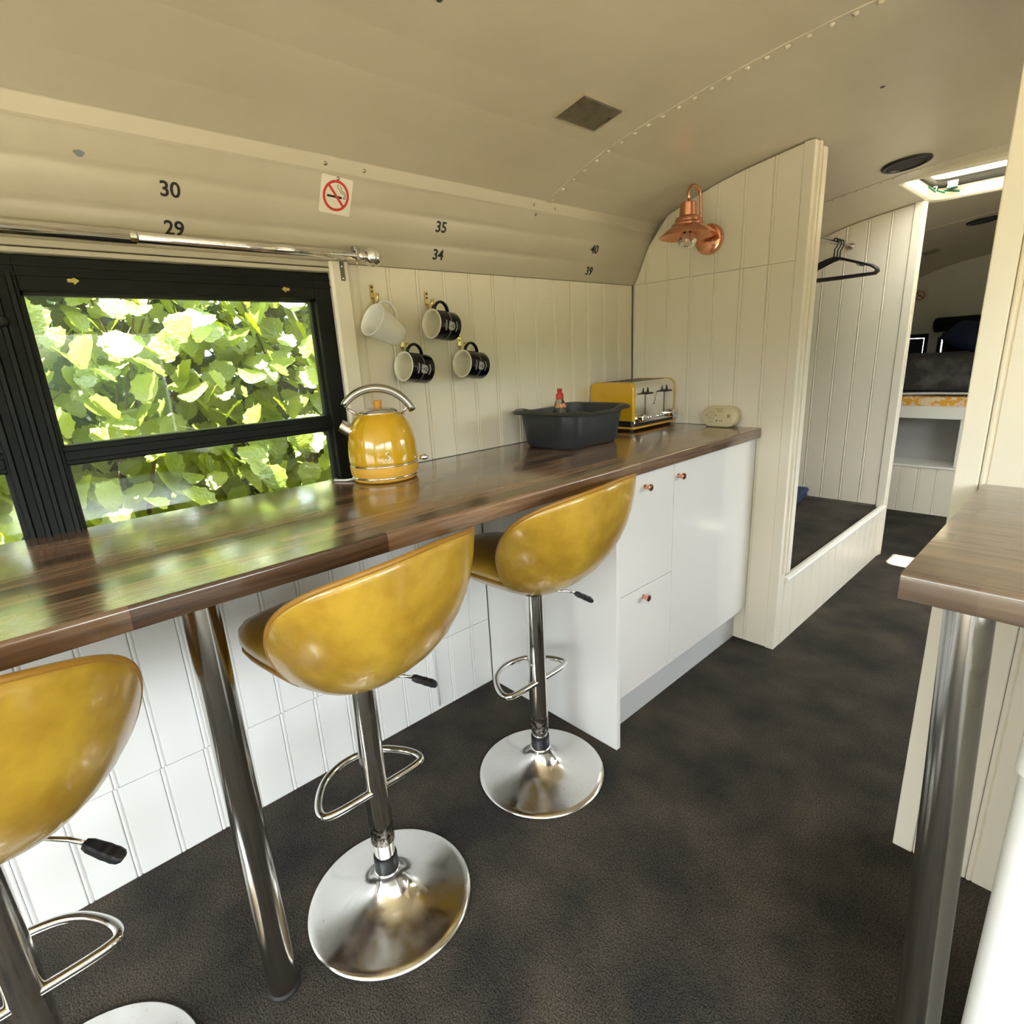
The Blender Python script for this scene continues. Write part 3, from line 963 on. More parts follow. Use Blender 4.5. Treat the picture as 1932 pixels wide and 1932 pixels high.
def build_stool(label, loc, zb, yaw, sleeve_z, lever_yaw, off=(0, 0)):
    root = thing('bar_stool', label, 'stool', (loc[0], loc[1], 0), 0.0, 'yellow leather bar stools at the worktop')
    Rz = Matrix.Translation((off[0], off[1], zb)) @ Matrix.Rotation(yaw, 4, 'Z')
    # outer shell
    m = MB(); m.M = Rz
    rings = [[shell_pt(a, t) for a in PH] for t in TS]
    rings.append([shell_pt(a, 1.0, 0.010, 0.003) for a in PH])
    inn = [[shell_pt(a, t, 0.012 + 0.014 * min(1, (1 - t) * 6), 0.002 + 0.045 * (1 - t)) for a in PH] for t in (1.0, 0.93, 0.8, 0.62, 0.45, 0.3, 0.16)]
    m.loft(rings, True, False)
    sh = mk('seat_shell', m, LEATHER, root, smooth=True)
    m = MB(); m.M = Rz
    m.loft([rings[-1]] + inn, False, True)
    mk('inner_lining', m, LEATHER, root, smooth=True)
    m = MB(); m.M = Rz
    m.tube([shell_pt(a, 1.0, 0.004, 0.001) for a in PH], 0.0052, 6, closed=True)
    mk('piping', m, PIPING, sh, smooth=True)
    # seat pad
    m = MB(); m.M = Rz
    pad = []
    for t, k in ((0.0, 0.84), (0.35, 0.955), (0.7, 0.94), (0.9, 0.84), (1.0, 0.6)):
        rr = []
        for j in range(40):
            a = 2 * PI * j / 40
            R, H = shell_rim(wrap(a))
            r = (R * (1 - (1 - 0.084 / SH['Hb']) ** SH['p']) ** (1 / SH['p']) - 0.010) * k
            front = max(0, -math.cos(a))
            rr.append(Vector((SH['dx'] - r * math.cos(a), r * math.sin(a), 0.058 + 0.046 * t + front * 0.006)))
        pad.append(rr)
    m.loft(pad)
    mk('seat_pad', m, LEATHER, root, smooth=True)
    # seat plate, sleeve, footrest, gas lift
    mk('swivel_plate', MB().lathe([(0.0001, zb + 0.004), (0.036, zb + 0.003), (0.035, zb - 0.002), (0.03, zb - 0.006), (0.0001, zb - 0.006)], 28), BLACK_PLA, root)
    col = mk('column', MB().lathe([(0.0265, zb + 0.010), (0.0265, sleeve_z + 0.05)], 36), CHROME_W, root, smooth=True)
    mk('scuffed_band', MB().lathe([(0.0266, sleeve_z + 0.05), (0.0268, sleeve_z + 0.03), (0.0266, sleeve_z), (0.0235, sleeve_z - 0.001)], 36), WORN_BAND, col, auto=True, label='scuffed dark lower end of the column')
    mk('gas_lift', MB().lathe([(0.0232, sleeve_z + 0.01), (0.0232, 0.10)], 32), CHROME, root, smooth=True)
    mk('collar', MB().lathe([(0.0233, 0.132), (0.0262, 0.131), (0.0272, 0.125), (0.0268, 0.112), (0.0275, 0.100), (0.0275, 0.088), (0.02, 0.086)], 32), BLACK_PLA, root, auto=True)
    bp = [(0.0255, 0.093), (0.0300, 0.0905), (0.0305, 0.087), (0.0325, 0.080), (0.038, 0.069), (0.047, 0.057), (0.060, 0.0455), (0.078, 0.0350), (0.100, 0.0265), (0.125, 0.0200), (0.150, 0.0153), (0.172, 0.0120), (0.184, 0.0098), (0.1895, 0.0065), (0.191, 0.002), (0.190, 0.0)]
    mk('base', MB().lathe(bp, 72), CHROME_B, root, smooth=True)
    zf = 0.318
    ctl = [(0.0, 0.0), (0.0, 0.112), (-0.020, 0.126), (-0.062, 0.112), (-0.118, 0.070), (-0.140, 0.0)]
    full = [Vector((u, v, zf)) for u, v in ctl] + [Vector((u, -v, zf)) for u, v in reversed(ctl[:-1])]
    for _ in range(3):
        nf = [full[0]]
        for p, q in zip(full, full[1:]):
            nf += [p.lerp(q, 0.25), p.lerp(q, 0.75)]
        full = nf + [full[-1]]
    m = MB().tube([p + Vector((0.012, 0, 0)) for p in full], 0.0085, 10)
    mk('footrest', m, CHROME, root, smooth=True)
    # lever
    c, s = math.cos(lever_yaw), math.sin(lever_yaw)
    L = lambda r, z: (off[0] + c * (r + 0.012), off[1] + s * (r + 0.012), z - 0.006)
    lev = mk('lever', MB().tube([L(0.02, zb + 0.004), L(0.075, zb + 0.000), L(0.098, zb - 0.008)], 0.0035, 8), CHROME, root, smooth=True)
    g_ = MB()
    M = Matrix.Translation(L(0.095, zb - 0.008)) @ Matrix.Rotation(lever_yaw, 4, 'Z') @ Matrix.Rotation(0.50, 4, 'Y')
    g_.M = M
    secs = [(0.0, 0.006, 0.005), (0.008, 0.0085, 0.0065), (0.022, 0.010, 0.0055), (0.030, 0.0105, 0.0065), (0.036, 0.0105, 0.0055), (0.044, 0.0105, 0.0065), (0.052, 0.0095, 0.005), (0.056, 0.006, 0.003)]
    g_.loft([[Vector((x_, u * w_, v * h_)) for u, v in ((-1, -0.7), (-0.7, -1), (0.7, -1), (1, -0.7), (1, 0.7), (0.7, 1), (-0.7, 1), (-1, 0.7))] for x_, w_, h_ in secs])
    mk('grip', g_, BLACK_PLA, lev)
    return root


build_stool('middle yellow bucket bar stool, nearest the steel worktop leg', (0.511, 0.440), 0.595, 3.303, 0.172, 1.05, (0.014, -0.008))
build_stool('rearmost yellow bucket bar stool, beside the white end panel of the cabinets', (0.483, 0.986), 0.5965, 3.242, 0.150, 0.85, (0.009, 0.003))
build_stool('front yellow bucket bar stool, cut off by the left edge of the photo', (0.498, -0.160), 0.618, 2.90, 0.172, 0.80, (0.048, 0.045))

# ------------------------------------------------------------------ kettle
kt = thing('kettle', 'yellow dome kettle with chrome arched handle on the worktop by the window', 'kettle', (0.120, 0.776, T1), 0.0)
body = mk('body', MB().lathe([(0.093, 0.048), (0.0945, 0.056), (0.0942, 0.085), (0.0915, 0.110), (0.086, 0.135), (0.077, 0.157), (0.066, 0.173), (0.053, 0.184), (0.050, 0.187)], 56, cap0=True), YELLOW, kt, smooth=True)
mk('base_band', MB().lathe([(0.0905, 0.016), (0.0925, 0.022), (0.0935, 0.034), (0.0932, 0.046)], 56), YELLOW2, kt, smooth=True)
mk('trim_ring', MB().lathe([(0.0930, 0.0445), (0.0955, 0.0455), (0.0955, 0.0480), (0.0930, 0.0490)], 56), CHROME, kt, smooth=True)
mk('power_base', MB().lathe([(0.072, 0.0005), (0.082, 0.001), (0.0885, 0.006), (0.0895, 0.0115)], 56, cap0=True), YELLOW2, kt, smooth=True)
mk('trim_ring', MB().lathe([(0.0885, 0.0110), (0.0925, 0.0125), (0.0930, 0.0155), (0.0895, 0.0175)], 56), CHROME, kt, smooth=True)
lid = mk('lid', MB().lathe([(0.054, 0.183), (0.0535, 0.187), (0.050, 0.189), (0.040, 0.1945), (0.022, 0.198), (0.0001, 0.199)], 40), CHROME_W, kt, smooth=True)
mk('lid_knob', MB().lathe([(0.0090, 0.1975), (0.0102, 0.204), (0.0118, 0.211), (0.0122, 0.2145), (0.0105, 0.2170), (0.0001, 0.2175)], 20), ORANGE, lid, smooth=True)
ku = Vector((0.49, 0.872, 0))    # handle runs along this direction (away from spout)
hp = []
for i in range(19):
    a = -0.90 + 2.06 * i / 18
    hp.append(ku * (0.108 * math.sin(a) - 0.006) + Vector((0, 0, 0.138 + 0.112 * math.cos(a))))
hd = mk('handle', MB().tube(hp, [0.0095 + 0.002 * math.sin(PI * i / 18) for i in range(19)], 14), STEEL, kt, smooth=True)
for a_, b_, zz in ((-0.080, -0.056, 0.181), (0.085, 0.062, 0.176)):
    hz = 0.200
    mk('handle_strut', MB().cyl(ku * a_ + Vector((0, 0, hz)), ku * b_ + Vector((0, 0, zz)), 0.0035, 10), CHROME, kt, smooth=True)
sp = [-ku * 0.062 + Vector((0, 0, 0.128)), -ku * 0.099 + Vector((0, 0, 0.1535)), -ku * 0.1045 + Vector((0, 0, 0.157))]
spm = MB().tube(sp, [0.0215, 0.0165, 0.0160], 20, caps=True)
mk('spout', spm, CHROME_W, kt, auto=True)
ed = Vector((math.cos(-0.40), math.sin(-0.40), 0))
# chrome emblem : a stylised curl on the body front
et = Vector((-ed.y, ed.x, 0))
epath = [(0.0062, 0.0085), (0.001, 0.011), (-0.0048, 0.0085), (-0.0045, 0.0035), (0.001, 0.0012), (0.0062, -0.0022), (0.0058, -0.0078), (0.0, -0.0105), (-0.0060, -0.0085), (-0.0068, -0.0035)]
mk('emblem', MB().tube([ed * 0.0955 + et * u + Vector((0, 0, 0.075 + v)) for u, v in epath], 0.0016, 6), CHROME, kt, smooth=True)
sw = MB().tube([ku * 0.088 + Vector((0.02, 0, 0.052)), ku * 0.104 + Vector((0.02, 0, 0.053)), ku * 0.112 + Vector((0.02, 0, 0.051))], [0.006, 0.0085, 0.004], 10)
mk('switch', sw, CHROME, kt, smooth=True)
mk('power_cord', MB().tube([-ku * 0.08 + Vector((0, 0, 0.006)), -ku * 0.105 + Vector((-0.005, -0.005, 0.0045)), -ku * 0.125 + Vector((-0.025, -0.005, 0.004)), (-0.105, -0.10, 0.004)], 0.0032, 8), WHITE_P, kt, smooth=True)

tag(mk('power_cord', MB().tube([(0.006, 0.790, 0.865), (0.008, 0.800, 0.76), (0.009, 0.826, 0.648), (0.008, 0.884, 0.557), (0.008, 0.93, 0.50), (0.007, 0.945, 0.40), (0.007, 0.95, 0.02)], 0.004, 8), WHITE_P, None, smooth=True), 'thin white power cord down the boarded wall under the long worktop', 'cord')

# ------------------------------------------------------------------ mugs and hooks
def hook(y, z, label):
    r = thing('cup_hook', label, 'hook', (0.0, y, z), 0.0, 'brass cup hooks')
    pl = [(u, v) for u, v in rrect(0.011, 0.040, 0.005, 4)]
    mk('plate', MB().prism([(u, v) for u, v in pl], 'x', 0.0002, 0.003), BRASS, r)
    for v in (0.013, 0.001):
        mk('screw', MB().lathe([(0.0001, 0.0018), (0.0026, 0.0012), (0.003, 0)], 10), mat_cached('dark screw'), r, smooth=True).matrix_basis = Matrix.Translation((0.003, 0, v)) @ Matrix.Rotation(PI / 2, 4, 'Y')
    pth = [(0.003, 0, -0.016), (0.005, 0, -0.027), (0.012, 0, -0.036), (0.021, 0, -0.036), (0.028, 0, -0.029), (0.030, 0, -0.018), (0.0315, 0, -0.006)]
    mk('prong', MB().tube(pth, [0.0045, 0.0042, 0.0036, 0.0034, 0.0034, 0.0036, 0.0052], 10), BRASS, r, smooth=True)
    return r


_mc = {}


def mat_cached(n):
    if n not in _mc:
        _mc[n] = mat(n, (0.06, 0.04, 0.02, 1), 0.4, 0.6)
    return _mc[n]


hook(0.866, 1.420, 'brass cup hook holding the white tapered mug')
hook(1.0526, 1.408, 'brass cup hook above the upper black mug')
hook(0.948, 1.284, 'brass cup hook half hidden between the white mug and lower left black mug')
hook(1.167, 1.282, 'brass cup hook for the lower right black mug')


def mug(label, rim_c, base_c, r_rim, r_base, black, group):
    rim_c, base_c = Vector(rim_c), Vector(base_c)
    L = (rim_c - base_c).length
    zax = (rim_c - base_c).normalized()
    yax = Vector((0, 0, 1)) - zax * zax.z
    yax.normalize()
    xax = yax.cross(zax)
    M = Matrix((xax, yax, zax)).transposed().to_4x4()
    M.translation = base_c
    r = thing('mug', label, 'mug', base_c, 0.0, group)
    r.matrix_basis = M
    mo, mi = (ENAMEL_B, ENAMEL_C) if black else (CERAMIC, CERAMIC)
    rr = lambda z: r_base + (r_rim - r_base) * z / L
    e_ = 0.005
    mk('body', MB().lathe([(r_base * 0.9, 0.0), (r_base - 0.001, e_ * 0.5), (rr(e_), e_)] + [(rr(L * k), L * k) for k in (0.25, 0.5, 0.75, 0.985)], 40, cap0=True), mo, r, auto=True)
    mk('interior', MB().lathe([(rr(L * 0.985), L * 0.985), (r_rim + 0.0006, L * 0.993), (r_rim - 0.0012, L), (r_rim - 0.004, L * 0.992), (rr(L * 0.8) - 0.004, L * 0.8), (rr(L * 0.3) - 0.004, L * 0.3), (rr(0.01) - 0.007, 0.010), (0.0001, 0.007)], 40), mi, r, smooth=True)
    za, zb2 = (L * 0.86, L * 0.22) if black else (L * 0.93, L * 0.20)
    hh = 0.027 if black else 0.030
    hpath = []
    for i in range(15):
        t = i / 14
        z = za + (zb2 - za) * t
        bul = math.sin(PI * t) ** 0.55
        hpath.append((0, rr(z) - 0.002 + hh * bul, z + (0.0)))
    hm = MB()
    rings = []
    for i, p in enumerate(hpath):
        p = Vector(p)
        t = (Vector(hpath[min(i + 1, 14)]) - Vector(hpath[max(i - 1, 0)])).normalized()
        a = Vector((1, 0, 0)); b = t.cross(a)
        rings.append([p + a * math.cos(q) * 0.0062 + b * math.sin(q) * 0.0042 for q in [2 * PI * k / 10 for k in range(10)]])
    hm.loft(rings)
    mk('handle', hm, mo, r, smooth=True)
    if black:
        def cp_(u, v, h):      # u along the circumference (from the +X side), v along the axis
            R = rr(v) + h
            a = -0.12 - u / R
            return Vector((R * math.cos(a), R * math.sin(a), v))
        def patch(poly, h):
            cx = sum(p[0] for p in poly) / len(poly); cy = sum(p[1] for p in poly) / len(poly)
            vs = [cp_(cx, cy, h)] + [cp_(a, b, h) for a, b in poly]
            n = len(poly)
            return vs, [(0, 1 + k, 1 + (k + 1) % n) for k in range(n)]
        for ua, ub in ((-0.055, -0.014), (0.0125, 0.070)):
            st = MB()
            vs = [cp_(ua + (ub - ua) * k / 14, L * q, .0004) for k in range(15) for q in (.47, .53)]
            st.add(vs, [(2 * k, 2 * k + 2, 2 * k + 3, 2 * k + 1) for k in range(14)])
            mk('stripe_print', st, PRINT_D, r, smooth=True)
        em = MB()
        shield = [(-0.014, L*.5 + 0.011), (-0.009, L*.5+0.0085), (-0.006, L*.5+0.012), (0.0, L*.5 + 0.0105), (0.006, L*.5+0.012), (0.011, L*.5+0.008), (0.0125, L*.5), (0.011, L*.5 - 0.010), (0.004, L*.5-0.0135), (-0.004, L*.5-0.0135), (-0.011, L*.5 - 0.010), (-0.013, L*.5)]
        em.add(*patch(shield, 0.0005))
        for k in range(9):     # small illegible lettering either side of the crest
            u0 = -0.016 + 0.0034 * k
            em.add(*patch([(u0, L*.5 + 0.0185), (u0 + 0.0026, L*.5 + 0.0185), (u0 + 0.0026, L*.5 + 0.0235), (u0, L*.5 + 0.0235)], 0.0005))
            v0 = L*.5 - 0.0215 + 0.0007 * abs(k - 4)
            em.add(*patch([(u0, v0 - 0.004), (u0 + 0.0026, v0 - 0.004), (u0 + 0.0026, v0), (u0, v0)], 0.0005))
        for k in range(4):
            u0 = -0.006 + 0.0032 * k
            em.add(*patch([(u0, L*.5 + 0.0265), (u0 + 0.002, L*.5 + 0.0265), (u0 + 0.002, L*.5 + 0.0285), (u0, L*.5 + 0.0285)], 0.0005))
        mk('crest_print', em, PRINT, r)
        dk = MB()
        for cu, cv, rad in ((0.003, L*.5 - 0.006, 0.0036), (-0.004, L*.5 - 0.006, 0.0030), (0.0, L*.5 + 0.002, 0.0028)):
            dk.add(*patch([(cu + rad * math.cos(a), cv + rad * math.sin(a)) for a in [2 * PI * k / 12 for k in range(12)]], 0.0007))
        mk('crest_detail_print', dk, PRINT_D, r)
    return r


mug('tall white tapered mug hanging mouth-left beside the window jamb', (0.066, 0.820, 1.341), (0.052, 0.910, 1.298), 0.047, 0.033, False, 'mugs hanging on the wall')
BG = 'mugs hanging on the wall'
mug('upper black mug with a pale crest, hanging in the top row', (0.062, 1.019, 1.330), (0.050, 1.107, 1.321), 0.0425, 0.0425, True, BG)
mug('lower left black mug with a pale crest, below the white mug', (0.062, 0.907, 1.212), (0.050, 0.995, 1.199), 0.0425, 0.0425, True, BG)
mug('lower right black mug with a pale crest, hanging furthest from the window', (0.062, 1.124, 1.210), (0.050, 1.213, 1.199), 0.0425, 0.0425, True, BG)

# ------------------------------------------------------------------ washing-up bowl, bottle, toaster, alarm
bowl = thing('washing_up_bowl', 'charcoal plastic washing-up bowl on the worktop before the toaster', 'bowl', (0.185, 1.505, T1), 0.0)
bowl.scale = (0.95, 0.95, 0.98)


def bowl_ring(hx, hy, z, r):
    return [(u, v, z) for u, v in rrect(hx * 2, hy * 2, r, 6)]


def rimz(u, v):
    return 0.132 + 0.008 * math.cos(PI * min(1, abs(v) / 0.2)) * -1


def bowl_rim(hx, hy, dz, r):
    out = []
    for u, v in rrect(hx * 2, hy * 2, r, 6):
        out.append((u, v, 0.131 + dz - (0.007 if abs(v) < 0.07 and abs(u) > 0.1 else 0.0)))
    return out


def densify(ring, n=96):
    P = [Vector(p) for p in ring]
    L = [(P[(i + 1) % len(P)] - P[i]).length for i in range(len(P))]
    tot = sum(L)
    out = []
    for k in range(n):
        d = tot * k / n
        i = 0
        while d > L[i]:
            d -= L[i]; i = (i + 1) % len(P)
        out.append(P[i].lerp(P[(i + 1) % len(P)], d / max(L[i], 1e-9)))
    return out


def wave(p, amt=1.0):
    v = abs(p.y)
    return Vector((p.x, p.y, p.z - amt * 0.009 * sstep((0.115 - v) / 0.05)))


D = lambda hx, hy, z, r: densify(bowl_ring(hx, hy, z, r))
outer = [D(0.105, 0.135, 0.0, 0.05), D(0.116, 0.146, 0.004, 0.055), D(0.122, 0.152, 0.014, 0.058), D(0.136, 0.166, 0.122, 0.06)]
rimr = [[wave(p) for p in D(0.136, 0.166, 0.124, 0.06)], [wave(p) for p in D(0.156, 0.190, 0.120, 0.06)], [wave(p) for p in D(0.158, 0.193, 0.126, 0.06)], [wave(p) for p in D(0.150, 0.182, 0.134, 0.06)], [wave(p) for p in D(0.133, 0.163, 0.132, 0.06)]]
inner = [D(0.120, 0.150, 0.02, 0.056), D(0.110, 0.140, 0.006, 0.05)]
mk('bowl_body', MB().loft(outer + rimr[:1], True, False), GREY_BOWL, bowl, auto=True)
mk('bowl_rim', MB().loft(rimr, False, False), GREY_BOWL, bowl, auto=True)
mk('bowl_inside', MB().loft([rimr[-1]] + inner, False, True), GREY_BOWL, bowl, smooth=True)

bt = thing('dish_soap_bottle', 'clear dish soap bottle with red cap standing in the washing-up bowl', 'bottle', (0.135, 1.500, T1 + 0.0065), 0.0)
prof = [(0.026, 0.0), (0.028, 0.004), (0.028, 0.085), (0.0265, 0.105), (0.019, 0.135), (0.0125, 0.150), (0.0115, 0.155)]
mk('body', MB().loft([[(r * 1.15 * math.cos(2 * PI * j / 24), r * 0.8 * math.sin(2 * PI * j / 24), z) for j in range(24)] for r, z in prof]), glass_mat('bottle plastic', (0.82, 0.82, 0.78, 1)), bt, smooth=True)
mk('liquid', MB().loft([[(r * 1.08 * math.cos(2 * PI * j / 24), r * 0.74 * math.sin(2 * PI * j / 24), z) for j in range(24)] for r, z in ((0.025, 0.003), (0.0265, 0.006), (0.0262, 0.085), (0.0245, 0.104), (0.021, 0.118))]), mat('dark washing liquid', (0.10, 0.10, 0.085, 1), 0.1), bt, smooth=True)
mk('label', MB().loft([[(r * 1.17 * math.cos(a), r * 0.82 * math.sin(a), z) for a in [-PI / 2 - 0.3 + 2.2 * k / 12 for k in range(13)]] for r, z in ((0.0225, 0.122), (0.0190, 0.136))], False, False, closed=False), mat('orange red label', (0.62, 0.16, 0.06, 1), 0.4, var=(160, (0.75, 0.5, 0.2, 1), 0.5, 0.56)), bt)
mk('cap', MB().lathe([(0.0135, 0.150), (0.0135, 0.168), (0.012, 0.1705), (0.0085, 0.171), (0.0085, 0.180), (0.0095, 0.182), (0.0095, 0.187), (0.0001, 0.188)], 20), RED, bt, auto=True)

to = thing('toaster', 'yellow and chrome four slice toaster against the partition corner', 'toaster', (0.111, 1.978, T1), 0.0)
toaster_scale = (1.18, 1.16, 1.015)
to.scale = toaster_scale


def tsec(hx, z0, z1, r):
    pts_ = [(-hx, z0), (hx, z0)]
    pts_ += [(hx - r + r * math.cos(a), z1 - r + r * math.sin(a)) for a in [PI / 2 * k / 6 for k in range(7)]]
    pts_ += [(-hx + r + r * math.cos(a), z1 - r + r * math.sin(a)) for a in [PI / 2 + PI / 2 * k / 6 for k in range(7)]]
    return pts_


mk('chrome_wrap', MB().prism(tsec(0.088, 0.030, 0.188, 0.026), 'y', -0.112, 0.128), CHROME_B, to, auto=True)
for s_ in (-1, 1):
    y0, y1 = (-0.128, -0.112) if s_ < 0 else (0.128, 0.140)
    sec0 = tsec(0.089, 0.040, 0.190, 0.027)
    rin = [[(u * 0.975, y0 if s_ < 0 else y1, 0.115 + (v - 0.115) * 0.97) for u, v in sec0], [(u, y0 + 0.004 if s_ < 0 else y1 - 0.004, v) for u, v in sec0], [(u, y1 if s_ < 0 else y0, v) for u, v in sec0]]
    mk('side_panel', MB().loft(rin), YELLOW, to, auto=True, label='yellow end panel')
mk('black_skirt', MB().box(-0.084, -0.124, 0.018, 0.084, 0.134, 0.040), BLACK_PLA, to)
mk('skirt_corner', MB().box(0.080, -0.1255, 0.018, 0.0865, -0.112, 0.040), CHROME, to)
mk('base_plate', MB().box(-0.090, -0.130, 0.0095, 0.094, 0.140, 0.018), YELLOW2, to, bevel=0.003)
for u in (-0.07, 0.075):
    for v in (-0.115, 0.12):
        mk('foot', MB().cyl((u, v, 0.0), (u, v, 0.010), 0.007, 12), BLACK_RUB, to)
for k, yy in enumerate((-0.052, 0.066)):
    mk('lever_slot', MB().box(0.0865, yy - 0.002, 0.055, 0.0886, yy + 0.002, 0.150), BLACK_PLA, to)
    lv = mk('lever', MB().loft([[(0.089, yy - 0.024, 0.142), (0.089, yy + 0.024, 0.142), (0.089, yy + 0.020, 0.147), (0.089, yy - 0.020, 0.147)], [(0.108, yy - 0.022, 0.140), (0.108, yy + 0.022, 0.140), (0.108, yy + 0.016, 0.146), (0.108, yy - 0.016, 0.146)]]), BLACK_PLA, to)
    mk('lever_tip', MB().cyl((0.098, yy, 0.145), (0.096, yy + 0.002, 0.166), 0.005, 10, 0.0015), BLACK_PLA, lv)
    kx = Matrix.Translation((0.088, yy + (-0.034 if k == 0 else 0.034), 0.050)) @ Matrix.Rotation(PI / 2, 4, 'Y')
    m = MB(); m.M = kx
    m.lathe([(0.017, 0), (0.0165, 0.012), (0.014, 0.020), (0.012, 0.021), (0.0001, 0.0215)], 24)
    mk('dial', m, CHROME, to, auto=True)
    for j in range(3):
        m = MB(); m.M = Matrix.Translation((0.088, yy + (0.004 if k == 0 else -0.036) + 0.0155 * j, 0.046)) @ Matrix.Rotation(PI / 2, 4, 'Y')
        m.lathe([(0.0065, 0), (0.0062, 0.003), (0.005, 0.0035), (0.0046, 0.001), (0.0001, 0.001)], 16)
        mk('button', m, CHROME_W, to, auto=True)
for xx in (-0.045, 0.0, 0.045):
    mk('bread_slot', MB().box(xx - 0.011, -0.098, 0.1872, xx + 0.011, 0.112, 0.1892), BLACK_PLA, to)
scr = [(-0.012, 0.0), (-0.004, 0.006), (0.0, 0.0), (-0.005, 0.012), (0.003, 0.02), (0.004, 0.014), (0.0, 0.03), (0.008, 0.036), (0.006, 0.044)]
mk('script_emblem', MB().tube([(0.0885, 0.008 + u, 0.095 + v) for u, v in scr], 0.0009, 5), STEEL, to)
mk('power_lead', MB().tube([(0.05, 0.1415, 0.034), (0.075, 0.150, 0.036), (0.098, 0.1445, 0.036), (0.10, 0.142, 0.03), (0.085, 0.1445, 0.02)], 0.004, 8), WHITE_P, to, smooth=True)

al = thing('carbon_monoxide_alarm', 'small cream oval carbon monoxide alarm leaning on the partition', 'alarm', (0.440, 2.108, T1 + 0.041), 0.0)
tilt = Matrix.Rotation(-0.20, 4, 'X')
m = MB(); m.M = tilt
ov = lambda k, y_: [(u, y_, v) for u, v in rrect(0.146 * k, 0.084 * k, 0.0405 * k, 8)]
m.loft([ov(0.97, 0.016), ov(1.0, 0.012), ov(1.0, -0.006), ov(0.97, -0.012), ov(0.90, -0.0145)])
mk('case', m, CREAM_P, al, auto=True)
TM = tilt @ Matrix.Rotation(PI / 2, 4, 'X')
m = MB(); ring(m, TM @ Matrix.Translation((-0.033, 0.002, 0.0147)), 0.0135, 0.0155, 0.0003, 28); ring(m, TM @ Matrix.Translation((-0.033, 0.002, 0.0147)), 0.0001, 0.0125, 0.0012, 24)
mk('test_button', m, mat('cream button', (0.60, 0.52, 0.32, 1), 0.4), al)
dkp = mat('brown print', (0.16, 0.12, 0.05, 1), 0.6)
m = MB()
TT = TM @ Matrix.Translation((0, 0, 0.0147))
ring(m, TT @ Matrix.Translation((-0.033, 0.002, 0)), 0.0150, 0.0162, 0.0002, 28)
for cx, cy, w_, h_ in ((-0.054, 0.002, 0.007, 0.0025), (-0.0135, 0.002, 0.006, 0.003), (0.004, 0.027, 0.022, 0.0014), (0.0, 0.021, 0.02, 0.0012), (0.003, 0.017, 0.024, 0.0012), (-0.008, -0.018, 0.005, 0.006), (0.004, -0.018, 0.0025, 0.006), (0.012, -0.018, 0.004, 0.006), (-0.03, -0.024, 0.02, 0.0012), (-0.012, 0.028, 0.004, 0.004)):
    quad(m, TT, cx, cy, w_, h_, 0, 0.0002)
mk('face_print', m, dkp, al)
m = MB()
for cx in (0.034, 0.039, 0.044):
    quad(m, TT, cx, 0.001, 0.0022, 0.013, 0, 0.0003)
mk('sounder_slots', m, mat('dark slot', (0.05, 0.035, 0.01, 1), 0.6), al)

# ------------------------------------------------------------------ copper wall lamp
lp = thing('wall_lamp', 'polished copper swan-neck wall lamp on the boarded partition', 'lamp', (0.345, YP, 1.61), 0.0, world=True)
m = MB(); m.M = Matrix.Translation((0.345, YP, 1.612)) @ Matrix.Rotation(PI / 2, 4, 'X')
m.lathe([(0.054, 0.0), (0.054, 0.016), (0.051, 0.022), (0.044, 0.025), (0.0001, 0.026)], 40)
mk('wall_plate', m, COPPER, lp, auto=True)
m = MB(); m.M = Matrix.Translation((0.398, YP - 0.012, 1.612)) @ Matrix.Rotation(PI / 2, 4, 'Y')
m.sphere((0, 0, 0), 0.005, 10, 6)
mk('plate_screw', m, COPPER, lp, smooth=True)
LX, LY = 0.337, 1.992
nk = [(LX, LY, 1.722), (LX, LY, 1.752)]
for i in range(1, 10):
    a = PI * i / 10
    nk.append((LX, LY + 0.040 - 0.040 * math.cos(a), 1.752 + 0.030 * math.sin(a)))
nk += [(LX + 0.002, LY + 0.080, 1.752), (LX + 0.003, LY + 0.082, 1.70), (LX + 0.005, LY + 0.088, 1.655), (LX + 0.007, LY + 0.105, 1.628), (LX + 0.008, YP - 0.024, 1.618)]
mk('swan_neck', MB().tube(nk, 0.0052, 12), COPPER, lp, smooth=True)
sh_ = mk('shade', MB().lathe([(0.0001, 1.7235), (0.026, 1.722), (0.0285, 1.719), (0.0315, 1.678), (0.034, 1.6765), (0.043, 1.672), (0.046, 1.667), (0.047, 1.658), (0.052, 1.655), (0.057, 1.651), (0.058, 1.645), (0.064, 1.641), (0.080, 1.630), (0.100, 1.613), (0.101, 1.610), (0.0985, 1.6115), (0.078, 1.627), (0.060, 1.638), (0.044, 1.650), (0.030, 1.675), (0.0001, 1.68)], 48, (LX, LY, 0)), COPPER, lp, auto=True)
mk('lamp_holder', MB().lathe([(0.0155, 1.68), (0.0155, 1.630), (0.0001, 1.630)], 20, (LX, LY, 0)), BLACK_PLA, lp)
bulb = mk('bulb', MB().lathe([(0.0125, 1.640), (0.0155, 1.634), (0.026, 1.620), (0.0325, 1.604), (0.0325, 1.592), (0.027, 1.579), (0.016, 1.571), (0.0001, 1.568)], 28, (LX, LY, 0)), CLEAR, lp, smooth=True)
mk('filament', MB().tube([(LX - 0.004, LY, 1.630), (LX - 0.008, LY, 1.592), (LX, LY, 1.612), (LX + 0.008, LY, 1.592), (LX + 0.004, LY, 1.630)], 0.0011, 6), mat('filament wire', (0.7, 0.66, 0.55, 1), 0.3, 0.8), bulb)

